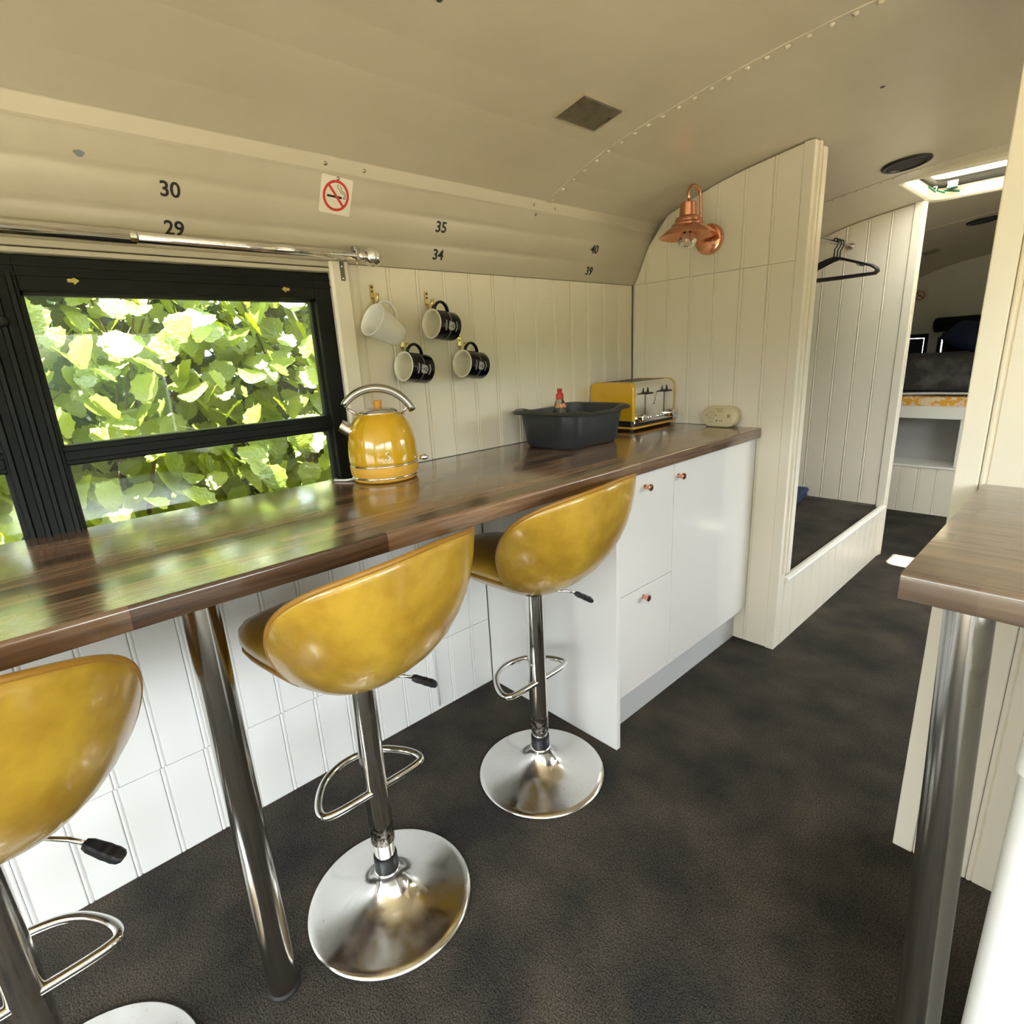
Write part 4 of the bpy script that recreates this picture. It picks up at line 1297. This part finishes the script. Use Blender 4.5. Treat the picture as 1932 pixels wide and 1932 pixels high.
# ------------------------------------------------------------------ curtain pole and bracket plate
cpole = thing('curtain_pole', 'extending chrome curtain pole with ball finial above the window', 'curtain pole', (0.07, 0.2, 1.498), 0.0, world=True)
ZC, XC = 1.4995, 0.068
mk('outer_tube', MB().cyl((XC, -1.2, ZC - 0.003), (XC, 0.285, ZC - 0.001), 0.0135, 20), CHROME, cpole, smooth=True)
mk('inner_tube', MB().cyl((XC, 0.280, ZC - 0.001), (XC, 0.815, ZC), 0.0112, 20), CHROME, cpole, smooth=True)
mk('joint_ring', MB().cyl((XC, 0.282, ZC - 0.001), (XC, 0.296, ZC - 0.001), 0.0128, 20), CHROME, cpole)
mk('finial_neck', MB().cyl((XC, 0.795, ZC), (XC, 0.822, ZC), 0.0135, 20), CHROME_W, cpole, smooth=True)
mk('finial', MB().sphere((XC, 0.842, ZC), 0.0245, 28, 18), CHROME, cpole, smooth=True)
brk = mk('pole_bracket', MB().tube([(XC, 0.792, ZC), (XC - 0.03, 0.792, ZC + 0.001), (0.012, 0.792, ZC)], 0.005, 10), CHROME, cpole)
mk('bracket_clasp', MB().box(XC - 0.012, 0.786, ZC + 0.010, XC + 0.006, 0.800, ZC + 0.024).box(XC + 0.006, 0.788, ZC - 0.014, XC + 0.013, 0.799, ZC + 0.016), STEEL, cpole, bevel=0.002)
mk('clasp_screw', MB().cyl((XC, 0.793, ZC - 0.022), (XC, 0.793, ZC - 0.010), 0.003, 8), BRASS, cpole)
mp_ = thing('mending_plate', 'small steel mending plate screwed to the white window jamb', 'plate', (0.026, 0.770, 1.466), 0.0)
mk('strip', MB().prism([(u, v) for u, v in rrect(0.012, 0.048, 0.002, 2)], 'x', 0.0002, 0.002), mat('dull zinc', (0.20, 0.18, 0.15, 1), 0.5, 0.8), mp_)
for v in (-0.018, 0.012):
    mk('screw', MB().lathe([(0.0001, 0.0014), (0.0022, 0.001), (0.0028, 0)], 10), CHROME, mp_, smooth=True).matrix_basis = Matrix.Translation((0.002, 0, v)) @ Matrix.Rotation(PI / 2, 4, 'Y')

# ------------------------------------------------------------------ ceiling fittings
def slope_M(x, y, drop=0.0):
    sl = (arc(x + 0.03) - arc(x - 0.03)) / 0.06
    n = Vector((sl, 0, -1)).normalized()
    yv = Vector((0, 1, 0))
    xv = yv.cross(n)
    M = Matrix((xv, yv, n)).transposed().to_4x4()
    M.translation = Vector((x, y, arc(x) - drop))
    return M


def lens_light(x, y, w, l, label, group):
    r = thing('ceiling_light', label, 'ceiling light', (x, y, arc(x)), 0.0, group)
    M0 = slope_M(x, y)
    r.matrix_basis = M0
    f = MB()
    f.loft([[(u, v, -0.004) for u, v in rrect(w, l, 0.004, 2)], [(u, v, 0.006) for u, v in rrect(w, l, 0.004, 2)], [(u, v, 0.009) for u, v in rrect(w - 0.006, l - 0.006, 0.003, 2)], [(u, v, 0.009) for u, v in rrect(w - 0.010, l - 0.010, 0.003, 2)], [(u, v, 0.006) for u, v in rrect(w - 0.011, l - 0.011, 0.003, 2)]])
    mk('housing', f, mat_cream_rim, r, auto=True)
    mk('lens', MB().loft([[(u, v, 0.005) for u, v in rrect(w - 0.0105, l - 0.0105, 0.003, 2)], [(u, v, 0.0095) for u, v in rrect(w - 0.018, l - 0.018, 0.003, 2)]]), GREY_P, r, auto=True)
    for s_ in (-1, 1):
        mk('screw', MB().lathe([(0.0035, 0.0095), (0.0045, 0.0105), (0.0025, 0.0115), (0.0001, 0.0112)], 12, (0.012 * -s_, s_ * (l / 2 - 0.016), 0)), BLACK_PLA, r)
    return r


mat_cream_rim = mat('clear lens rim', (0.36, 0.32, 0.22, 1), 0.3)
lens_light(0.452, 1.292, 0.108, 0.165, 'dull rectangular light lens on the ceiling near the riveted seam', 'bus ceiling lenses')
lens_light(0.40, 5.30, 0.108, 0.165, 'small distant light lens on the dark ceiling of the bedroom', 'bus ceiling lenses')


def speaker(x, y, r_, label):
    t = thing('ceiling_speaker', label, 'speaker', (x, y, arc(x)), 0.0, 'round ceiling speakers')
    t.matrix_basis = slope_M(x, y)
    mk('rim', MB().lathe([(r_, -0.004), (r_, 0.006), (r_ - 0.004, 0.010), (r_ - 0.014, 0.011), (r_ - 0.018, 0.007), (r_ - 0.019, 0.003)], 48), BLACK_PLA, t, auto=True)
    mk('grille', MB().lathe([(r_ - 0.018, 0.005), (r_ * 0.5, 0.008), (0.0001, 0.009)], 40), DARK_SP, t, smooth=True)
    return t


speaker(0.795, 2.805, 0.083, 'round black ceiling speaker just before the skylight')
speaker(0.785, 4.60, 0.083, 'round black ceiling speaker beyond the skylight')

# skylight : frame, well, sliding translucent lid leaving a gap on the near side
zf = arc(HX0) - 0.006
sk = thing('skylight', 'open roof skylight with cream frame and frosted sliding lid', 'skylight', ((HX0 + HX1) / 2, 3.4, zf), 0.0, world=True)
SKF = mat('cream skylight plastic', (0.80, 0.76, 0.62, 1), 0.4)
cx, cy, hw_, hl_ = (HX0 + HX1) / 2, 3.4, (HX1 - HX0), (HY1 - HY0)
fr = MB()
fr.loft([[(u, v, z) for u, v in rrect(hw_ + a, hl_ + a, 0.06, 6, cx, cy)] for a, z in ((0.05, 1.884), (0.05, 1.868), (0.03, 1.858), (-0.005, 1.859), (-0.020, 1.866), (-0.026, 1.914))], False, False)
mk('frame', fr, SKF, sk, auto=True)
se = MB()
se.loft([[(u, v, z) for u, v in rrect(hw_ + a, hl_ + a, 0.05, 6, cx, cy)] for a, z in ((-0.026, 1.914), (-0.050, 1.916), (-0.056, 1.928), (-0.050, 1.942), (-0.026, 1.944), (-0.026, 1.956))], False, False)
mk('rubber_seal', se, BLACK_RUB, sk, auto=True)
mk('lid', MB().box(HX0 - 0.03, 3.335, 1.962, HX1 + 0.03, 3.74, 1.968), ACRYLIC, sk)
mk('lid_rim', MB().box(HX0 + 0.0, 3.312, 1.958, HX1 + 0.02, 3.336, 1.985), BLACK_PLA, sk, bevel=0.003)
mk('catch', MB().box(HX0 + 0.075, 3.60, 1.893, HX0 + 0.12, 3.67, 1.925).box(HX0 + 0.03, 3.55, 1.885, HX0 + 0.05, 3.58, 1.905), CHROME, sk, bevel=0.004)
mk('cable', MB().tube([(HX0 + 0.03, 3.48, 1.895), (HX0 + 0.05, 3.52, 1.875), (HX0 + 0.035, 3.57, 1.895), (HX0 + 0.07, 3.60, 1.878), (HX0 + 0.06, 3.64, 1.895), (HX0 + 0.12, 3.66, 1.882)], 0.0045, 6), GREEN_W, sk)

# ------------------------------------------------------------------ wardrobe rail, hangers, towel
rl = thing('wardrobe_rail', 'chrome hanging rail across the wardrobe alcove', 'rail', (0.36, 2.9, 1.70), 0.0, world=True)
mk('rod', MB().cyl((0.398, YP + 0.046, 1.698), (0.398, YQ - 0.004, 1.698), 0.0095, 14), CHROME, rl, smooth=True)
mk('rail_socket', MB().tube([(0.398, YQ - 0.014, 1.698), (0.398, YQ - 0.0005, 1.698)], [0.015, 0.019], 18), CHROME, rl)


def hanger(y, rot, label, dz=0.0):
    t = thing('coat_hanger', label, 'hanger', (0.398, y, 1.6985), rot, 'black plastic coat hangers')
    hk = [(-0.018, 0, -0.006), (-0.0155, 0, 0.008), (-0.006, 0, 0.0155), (0.006, 0, 0.0145), (0.0145, 0, 0.006), (0.0155, 0, -0.006), (0.010, 0, -0.022), (0.001, 0, -0.036), (0.0, 0, -0.075)]
    mk('hook', MB().tube(hk, 0.0033, 8), BLACK_PLA, t, smooth=True)
    fr_ = [(0.0, 0, -0.075), (0.03, 0, -0.082), (0.165, 0, -0.132), (0.188, 0, -0.147), (0.193, 0, -0.160), (0.182, 0, -0.170), (0.0, 0, -0.172), (-0.182, 0, -0.170), (-0.193, 0, -0.160), (-0.188, 0, -0.147), (-0.165, 0, -0.132), (-0.03, 0, -0.082)]
    mk('frame', MB().tube(fr_, 0.0062, 8, closed=True), BLACK_PLA, t, smooth=True)
    for s_ in (-1, 1):
        mk('strap_notch', MB().tube([(s_ * 0.105, 0, -0.112), (s_ * 0.108, 0, -0.124), (s_ * 0.122, 0, -0.126), (s_ * 0.126, 0, -0.118)], 0.0022, 6), BLACK_PLA, t)
    return t


hanger(3.318, 0.12, 'black plastic coat hanger, nearest of the three on the wardrobe rail')
hanger(3.362, 0.0, 'black plastic coat hanger, between the other two on the wardrobe rail')
hanger(3.402, -0.10, 'black plastic coat hanger, hindmost of the three on the wardrobe rail')

tw = thing('folded_towel', 'navy towel folded on the carpeted wardrobe bench', 'towel', (0.17, 3.44, 0.288), 0.08)
for k, (dx, dz) in enumerate(((0.0, 0.0), (0.006, 0.030))):
    m = MB()
    rings = []
    n = 14
    for i in range(n + 1):
        yy = -0.19 + 0.38 * i / n
        b = 1.0 - 0.25 * max(0, abs(yy) / 0.19 - 0.8) * 5 * 0.35
        rings.append([(dx + u * b, yy, 0.002 + dz + 0.015 + v * b + 0.003 * math.sin(9 * yy + k)) for u, v in rrect(0.27, 0.029, 0.0142, 5)])
    m.loft(rings)
    mk('fold', m, NAVY, tw, smooth=True)

# ------------------------------------------------------------------ bunk at the rear
YK = 4.655
bk = thing('bunk_bed', 'white built-in bunk with boarded base and open shelf at the rear', 'bed', (0.6, 5.4, 0), 0.0, world=True)
mk('core', MB().box(0.013, YK + 0.011, 0.0, 1.05, YK + 0.24, 0.322), BACKING, bk)
x = 0.0
while x < 1.04:
    board(bk, (x + 0.013, YK + 0.010, 0), (1, 0, 0), (0, 0, 1), 0.0, 0.326, 0.104, (0, -1, 0), WARMLIT)
    x += 0.104
mk('shelf', MB().box(0.013, YK - 0.006, 0.327, 1.06, YK + 0.25, 0.343), WHITE2, bk, bevel=0.003)
mk('shelf_back', MB().box(0.013, YK + 0.251, 0.327, 1.06, YK + 0.268, 0.668), GREY_HUSH, bk)
mk('shelf_end', MB().box(0.825, YK + 0.02, 0.3435, 0.845, YK + 0.25, 0.667), WHITE2, bk)
mk('bed_board', MB().box(0.013, YK - 0.008, 0.668, 1.06, YK + 0.016, 0.752), WHITE2, bk, bevel=0.003)
mk('slat_base', MB().box(0.013, YK + 0.017, 0.70, 1.06, 6.39, 0.715), BACKING, bk)
mt = thing('mattress', 'bed mattress with mustard floral sheet edge on the bunk board', 'mattress', (0.53, 5.5, 0.72), 0.0, world=True)


def wavy_block(x0, x1, y0, y1, zlo, zhi, amp, seed, nx=24):
    rnd = random.Random(seed)
    ph_ = [rnd.uniform(0, 6) for _ in range(4)]
    m = MB()
    rings = []
    for i in range(nx + 1):
        x_ = x0 + (x1 - x0) * i / nx
        w1 = amp * math.sin(7 * x_ + ph_[0]) + amp * 0.5 * math.sin(17 * x_ + ph_[1])
        w2 = amp * math.sin(6 * x_ + ph_[2]) + amp * 0.5 * math.sin(15 * x_ + ph_[3])
        a, b, c_, d_ = y0 + w1 * 0.7, y1, zlo + w2, zhi + w1
        r_ = min(0.03, (d_ - c_) * 0.45)
        pts_ = rrect(b - a, d_ - c_, r_, 4, (a + b) / 2, (c_ + d_) / 2)
        rings.append([(x_, u, v) for u, v in pts_])
    m.loft(rings)
    return m


mk('floral_sheet', wavy_block(0.02, 1.05, YK + 0.024, 6.36, 0.722, 0.818, 0.003, 2), FLORAL, mt, smooth=True)
tag(mk('bed_sheet', wavy_block(0.02, 1.05, YK + 0.012, 6.34, 0.8265, 0.842, 0.0025, 3), SHEET, None, smooth=True), 'thin grey-white sheet edge between floral sheet and dark blanket', 'sheet')
tag(mk('fleece_blanket', wavy_block(0.018, 1.055, YK + 0.004, 6.34, 0.8495, 1.062, 0.0025, 5), FLEECE, None, smooth=True), 'dark grey fleece blanket heaped over the bunk mattress', 'blanket')
pw = MB()
M = Matrix.Translation((0.69, 5.95, 1.168)) @ Euler((0.55, 0.35, -0.3)).to_matrix().to_4x4()
pw.M = M
rings = []
for i in range(13):
    u = -1 + 2 * i / 12
    k = max(0.05, (1 - abs(u) ** 3.2)) ** 0.5
    rings.append([(0.25 * u, 0.15 * math.copysign(abs(math.cos(a)) ** 0.6, math.cos(a)) * (0.75 + 0.25 * k), 0.055 * k * math.copysign(abs(math.sin(a)) ** 0.8, math.sin(a))) for a in [2 * PI * j / 24 for j in range(24)]])
pw.loft(rings)
tag(mk('pillow', pw, NAVY, None, smooth=True), 'navy pillow propped on the fleece blanket below the rear window', 'pillow')
bo = MB()
rings = []
for q in (0.0, 0.006, 0.02, 0.05, 0.3, 0.6, 0.9, 0.98, 1.0):
    x_ = 0.285 + 0.62 * q
    k = (max(0.3, 1 - abs(2 * q - 1) ** 60)) ** 0.5
    rings.append([(x_, 6.325 + 0.062 * k * math.cos(a), 1.296 + (0.010 * (x_ - 0.3)) + 0.062 * k * math.copysign(abs(math.sin(a)) ** 0.7, math.sin(a))) for a in [2 * PI * j / 20 for j in range(20)]])
bo.loft(rings)
tag(mk('bolster_cushion', bo, BLACK_F, None, smooth=True), 'black padded bolster fixed across the top of the rear window', 'cushion')

# ------------------------------------------------------------------ right worktop with leaning steel leg, bin
wr = thing('worktop', 'short pale walnut worktop end with a steel leg at the right edge', 'worktop', (1.7, 1.1, 0.893), 0.0, world=True)
Z0, Z1 = 0.893, 0.930
sec = [(0.8080, Z0), (YR - 0.004, Z0), (YR - 0.004, Z1), (0.8110, Z1)] + [(0.811 - 0.006 * math.sin(a), Z1 - 0.006 + 0.006 * math.cos(a)) for a in (0.4, 0.8, 1.2, PI / 2)] + [(0.808 - 0.003 * math.cos(a), Z0 + 0.003 - 0.003 * math.sin(a)) for a in (0, 0.6, 1.1)]
mk('top', MB().prism(sec, 'x', 1.345, 2.29), WALNUT_R, wr, auto=True)
leg_tube(wr, (1.456, 0.800, 0.0005), (1.411, 0.873, 0.8925), 0.0270)

bn = thing('swing_bin', 'tall white plastic bin with lid, tucked under the right worktop', 'bin', (1.64, 0.90, 0), 0.0)
BX0, BX1, BY0, BY1 = 1.4905 - 1.64, 1.80 - 1.64, 0.752 - 0.90, 1.06 - 0.90


def brr(z, g_):
    return [(u, v, z) for u, v in rrect(BX1 - BX0 + 2 * g_, BY1 - BY0 + 2 * g_, 0.022, 5, (BX0 + BX1) / 2, (BY0 + BY1) / 2)]


mk('bin_body', MB().loft([brr(0.0, -0.006), brr(0.004, -0.002), brr(0.735, 0.0)]), WHITE_P, bn, auto=True)
mk('rim_band', MB().loft([brr(0.735, 0.0), brr(0.739, 0.0045), brr(0.778, 0.0035), brr(0.782, -0.002)]), WHITE_P, bn, auto=True)
mk('lid', MB().loft([brr(0.7825, -0.004), brr(0.788, 0.001), brr(0.835, -0.001), brr(0.852, -0.010), brr(0.858, -0.03)]), WHITE_P, bn, auto=True)
mk('lid_tab', MB().box(BX0 - 0.002, BY0 - 0.006, 0.806, BX0 + 0.03, BY0 - 0.001, 0.838), WHITE_P, bn, bevel=0.002)
mk('label_sticker', MB().box(BX0 + 0.014, BY0 - 0.0012, 0.712, BX0 + 0.07, BY0 + 0.001, 0.730), LABEL_G, bn)

# ------------------------------------------------------------------ hazel bush and fence outside the window
def leaf_mesh(seed, name, n=22):
    rnd = random.Random(seed)
    m = MB()
    out = []
    for i in range(n):
        a = 2 * PI * i / n
        r = 0.5 * (1 - 0.16 * math.cos(a)) + (0.10 * max(0, math.cos(a)) ** 8) - 0.10 * max(0, -math.cos(a)) ** 10
        r *= 1 + (0.07 if i % 2 else -0.04) + rnd.uniform(-0.03, 0.03)
        x_, y_ = r * math.cos(a), r * math.sin(a) * 0.92
        z_ = 0.10 * abs(y_) + 0.10 * math.sin(2.5 * x_ + seed) * 0.5 - 0.25 * x_ * x_ + (0.025 if i % 2 else -0.01)
        out.append((x_, y_, z_))
    mid = [(-0.42, 0, 0.0), (-0.15, 0, 0.0 - 0.02), (0.15, 0, -0.01 - 0.02), (0.42, 0, -0.05)]
    vs = out + mid
    fs = []
    for i in range(n):
        j = (i + 1) % n
        ax_ = (out[i][0] + out[j][0]) / 2
        k = min(range(4), key=lambda q: abs(mid[q][0] - ax_))
        ax2 = (out[j][0] + out[(j + 1) % n][0]) / 2
        k2 = min(range(4), key=lambda q: abs(mid[q][0] - ax2))
        fs.append((i, j, n + k))
        if k2 != k:
            fs.append((j, n + k2, n + k))
    m.add(vs, fs)
    # petiole
    b = len(m.v)
    m.add([(-0.42, 0.012, 0.0), (-0.42, -0.012, 0.0), (-0.72, 0.0, 0.04)], [(0, 1, 2)])
    return m


bush = thing('hazel_bush', 'dense sunlit green hazel bush right outside the window', 'bush', (-0.9, 0.5, -0.95), 0.0, world=True)
LM = [leaf_mesh(k, 'leaf') for k in range(6)]
LME = [mesh_of('leaf', m, LEAF, True) for m in LM]
rnd = random.Random(11)


def leaf_M(p, s):
    yaw = rnd.uniform(-1.3, 1.3)
    pitch = rnd.uniform(0.35, 1.35)
    E_ = Euler((rnd.uniform(-0.6, 0.6), pitch, yaw), 'XYZ').to_matrix().to_4x4()
    return Matrix.Translation(p) @ E_ @ Matrix.Diagonal((s, s, s, 1))


# thin branches
for k in range(16):
    y0 = rnd.uniform(-1.2, 1.9)
    p = Vector((rnd.uniform(-1.6, -1.05), y0, -0.95))
    pth, rad = [], []
    d = Vector((rnd.uniform(0.0, 0.28), rnd.uniform(-0.2, 0.2), 1)).normalized()
    for i in range(9):
        pth.append(p.copy()); rad.append(0.016 * (1 - i / 10))
        p = p + d * 0.33
        d = (d + Vector((rnd.uniform(-0.08, 0.16), rnd.uniform(-0.25, 0.25), 0.0))).normalized()
        if p.x > -0.80:
            d.x = -abs(d.x) * 0.5
    mk('stem', MB().tube(pth, rad, 6), BARK, bush, smooth=True)
pos = []
for k in range(300):
    y0 = rnd.uniform(-0.25, 1.18)
    z0 = rnd.uniform(0.58, 1.70)
    x0 = -0.36 - 0.52 * rnd.random() ** 1.2 - 0.12 * abs(math.sin(5 * y0 + 3 * z0))
    me = LME[k % 6]
    o = bpy.data.objects.new('leaf', me)
    COL.objects.link(o)
    o.parent = bush
    o.matrix_parent_inverse = bush.matrix_basis.inverted()
    o.matrix_basis = leaf_M((x0, y0, z0), rnd.uniform(0.064, 0.112))
def leaf_mass(name, count, box, mat_, s0, s1):
    m = MB()
    for k in range(count):
        p = (rnd.uniform(*box[0]), rnd.uniform(*box[1]), rnd.uniform(*box[2]))
        M = leaf_M(p, rnd.uniform(s0, s1))
        L_ = LM[k % 6]
        m.add([M @ Vector(v) for v in L_.v], L_.f)
    o = mk(name, m, mat_, bush, smooth=True)
    o['kind'] = 'stuff'
    return o


leaf_mass('leaves', 2600, ((-1.25, -0.62), (-0.7, 1.9), (0.2, 2.1)), LEAF, 0.062, 0.105)
leaf_mass('leaves', 5000, ((-2.0, -1.15), (-1.0, 2.8), (0.2, 2.5)), LEAF_SHADED, 0.08, 0.13)
leaf_mass('leaves', 3500, ((-2.5, -1.2), (-2.2, 4.2), (-0.8, 2.6)), LEAF_SHADED, 0.09, 0.15)
hr = random.Random(4)
def sky_block_hedge(label, x0, y0, x1, y1, h, nseg, axis):  # unseen hedge, added to cut off low sky and shape indoor light
    m = MB()
    rings = []
    for i in range(nseg + 1):
        t = i / nseg
        cx_, cy_ = x0 + (x1 - x0) * t, y0 + (y1 - y0) * t
        hh = h + hr.uniform(-0.25, 0.25)
        ring_ = []
        for j in range(11):
            a = PI * j / 10
            rr_ = 1.1 + hr.uniform(-0.2, 0.2)
            u, v = rr_ * math.cos(a), -0.95 + (hh + 0.95) * math.sin(a) ** 0.6
            ring_.append((cx_ + u, cy_, v) if axis == 'y' else (cx_, cy_ - u, v))
        rings.append(ring_)
    m.loft(rings)
    tag(mk('sky_block_hedge', m, LEAF_SHADED, None, smooth=True), label, 'hedge')


sky_block_hedge('unseen hedge added to block low sky on the right side', 12.5, -16, 12.5, 17, 2.3, 40, 'y')
sky_block_hedge('unseen hedge added to block low sky past the front end of the bus', -4, -13, 11, -13, 2.3, 24, 'x')
fn = thing('garden_fence', 'grey weathered board fence behind the hazel bush', 'fence', (-2.7, 0.5, -0.95), 0.0, world=True)
for k in range(8):
    mk('plank', MB().box(-2.72, -3.0, -0.95 + 0.26 * k, -2.70, 5.0, -0.95 + 0.26 * k + 0.252), FENCE, fn)
for k in range(5):
    mk('post', MB().box(-2.70, -2.9 + 1.9 * k, -0.95, -2.62, -2.82 + 1.9 * k, 1.2), FENCE, fn)
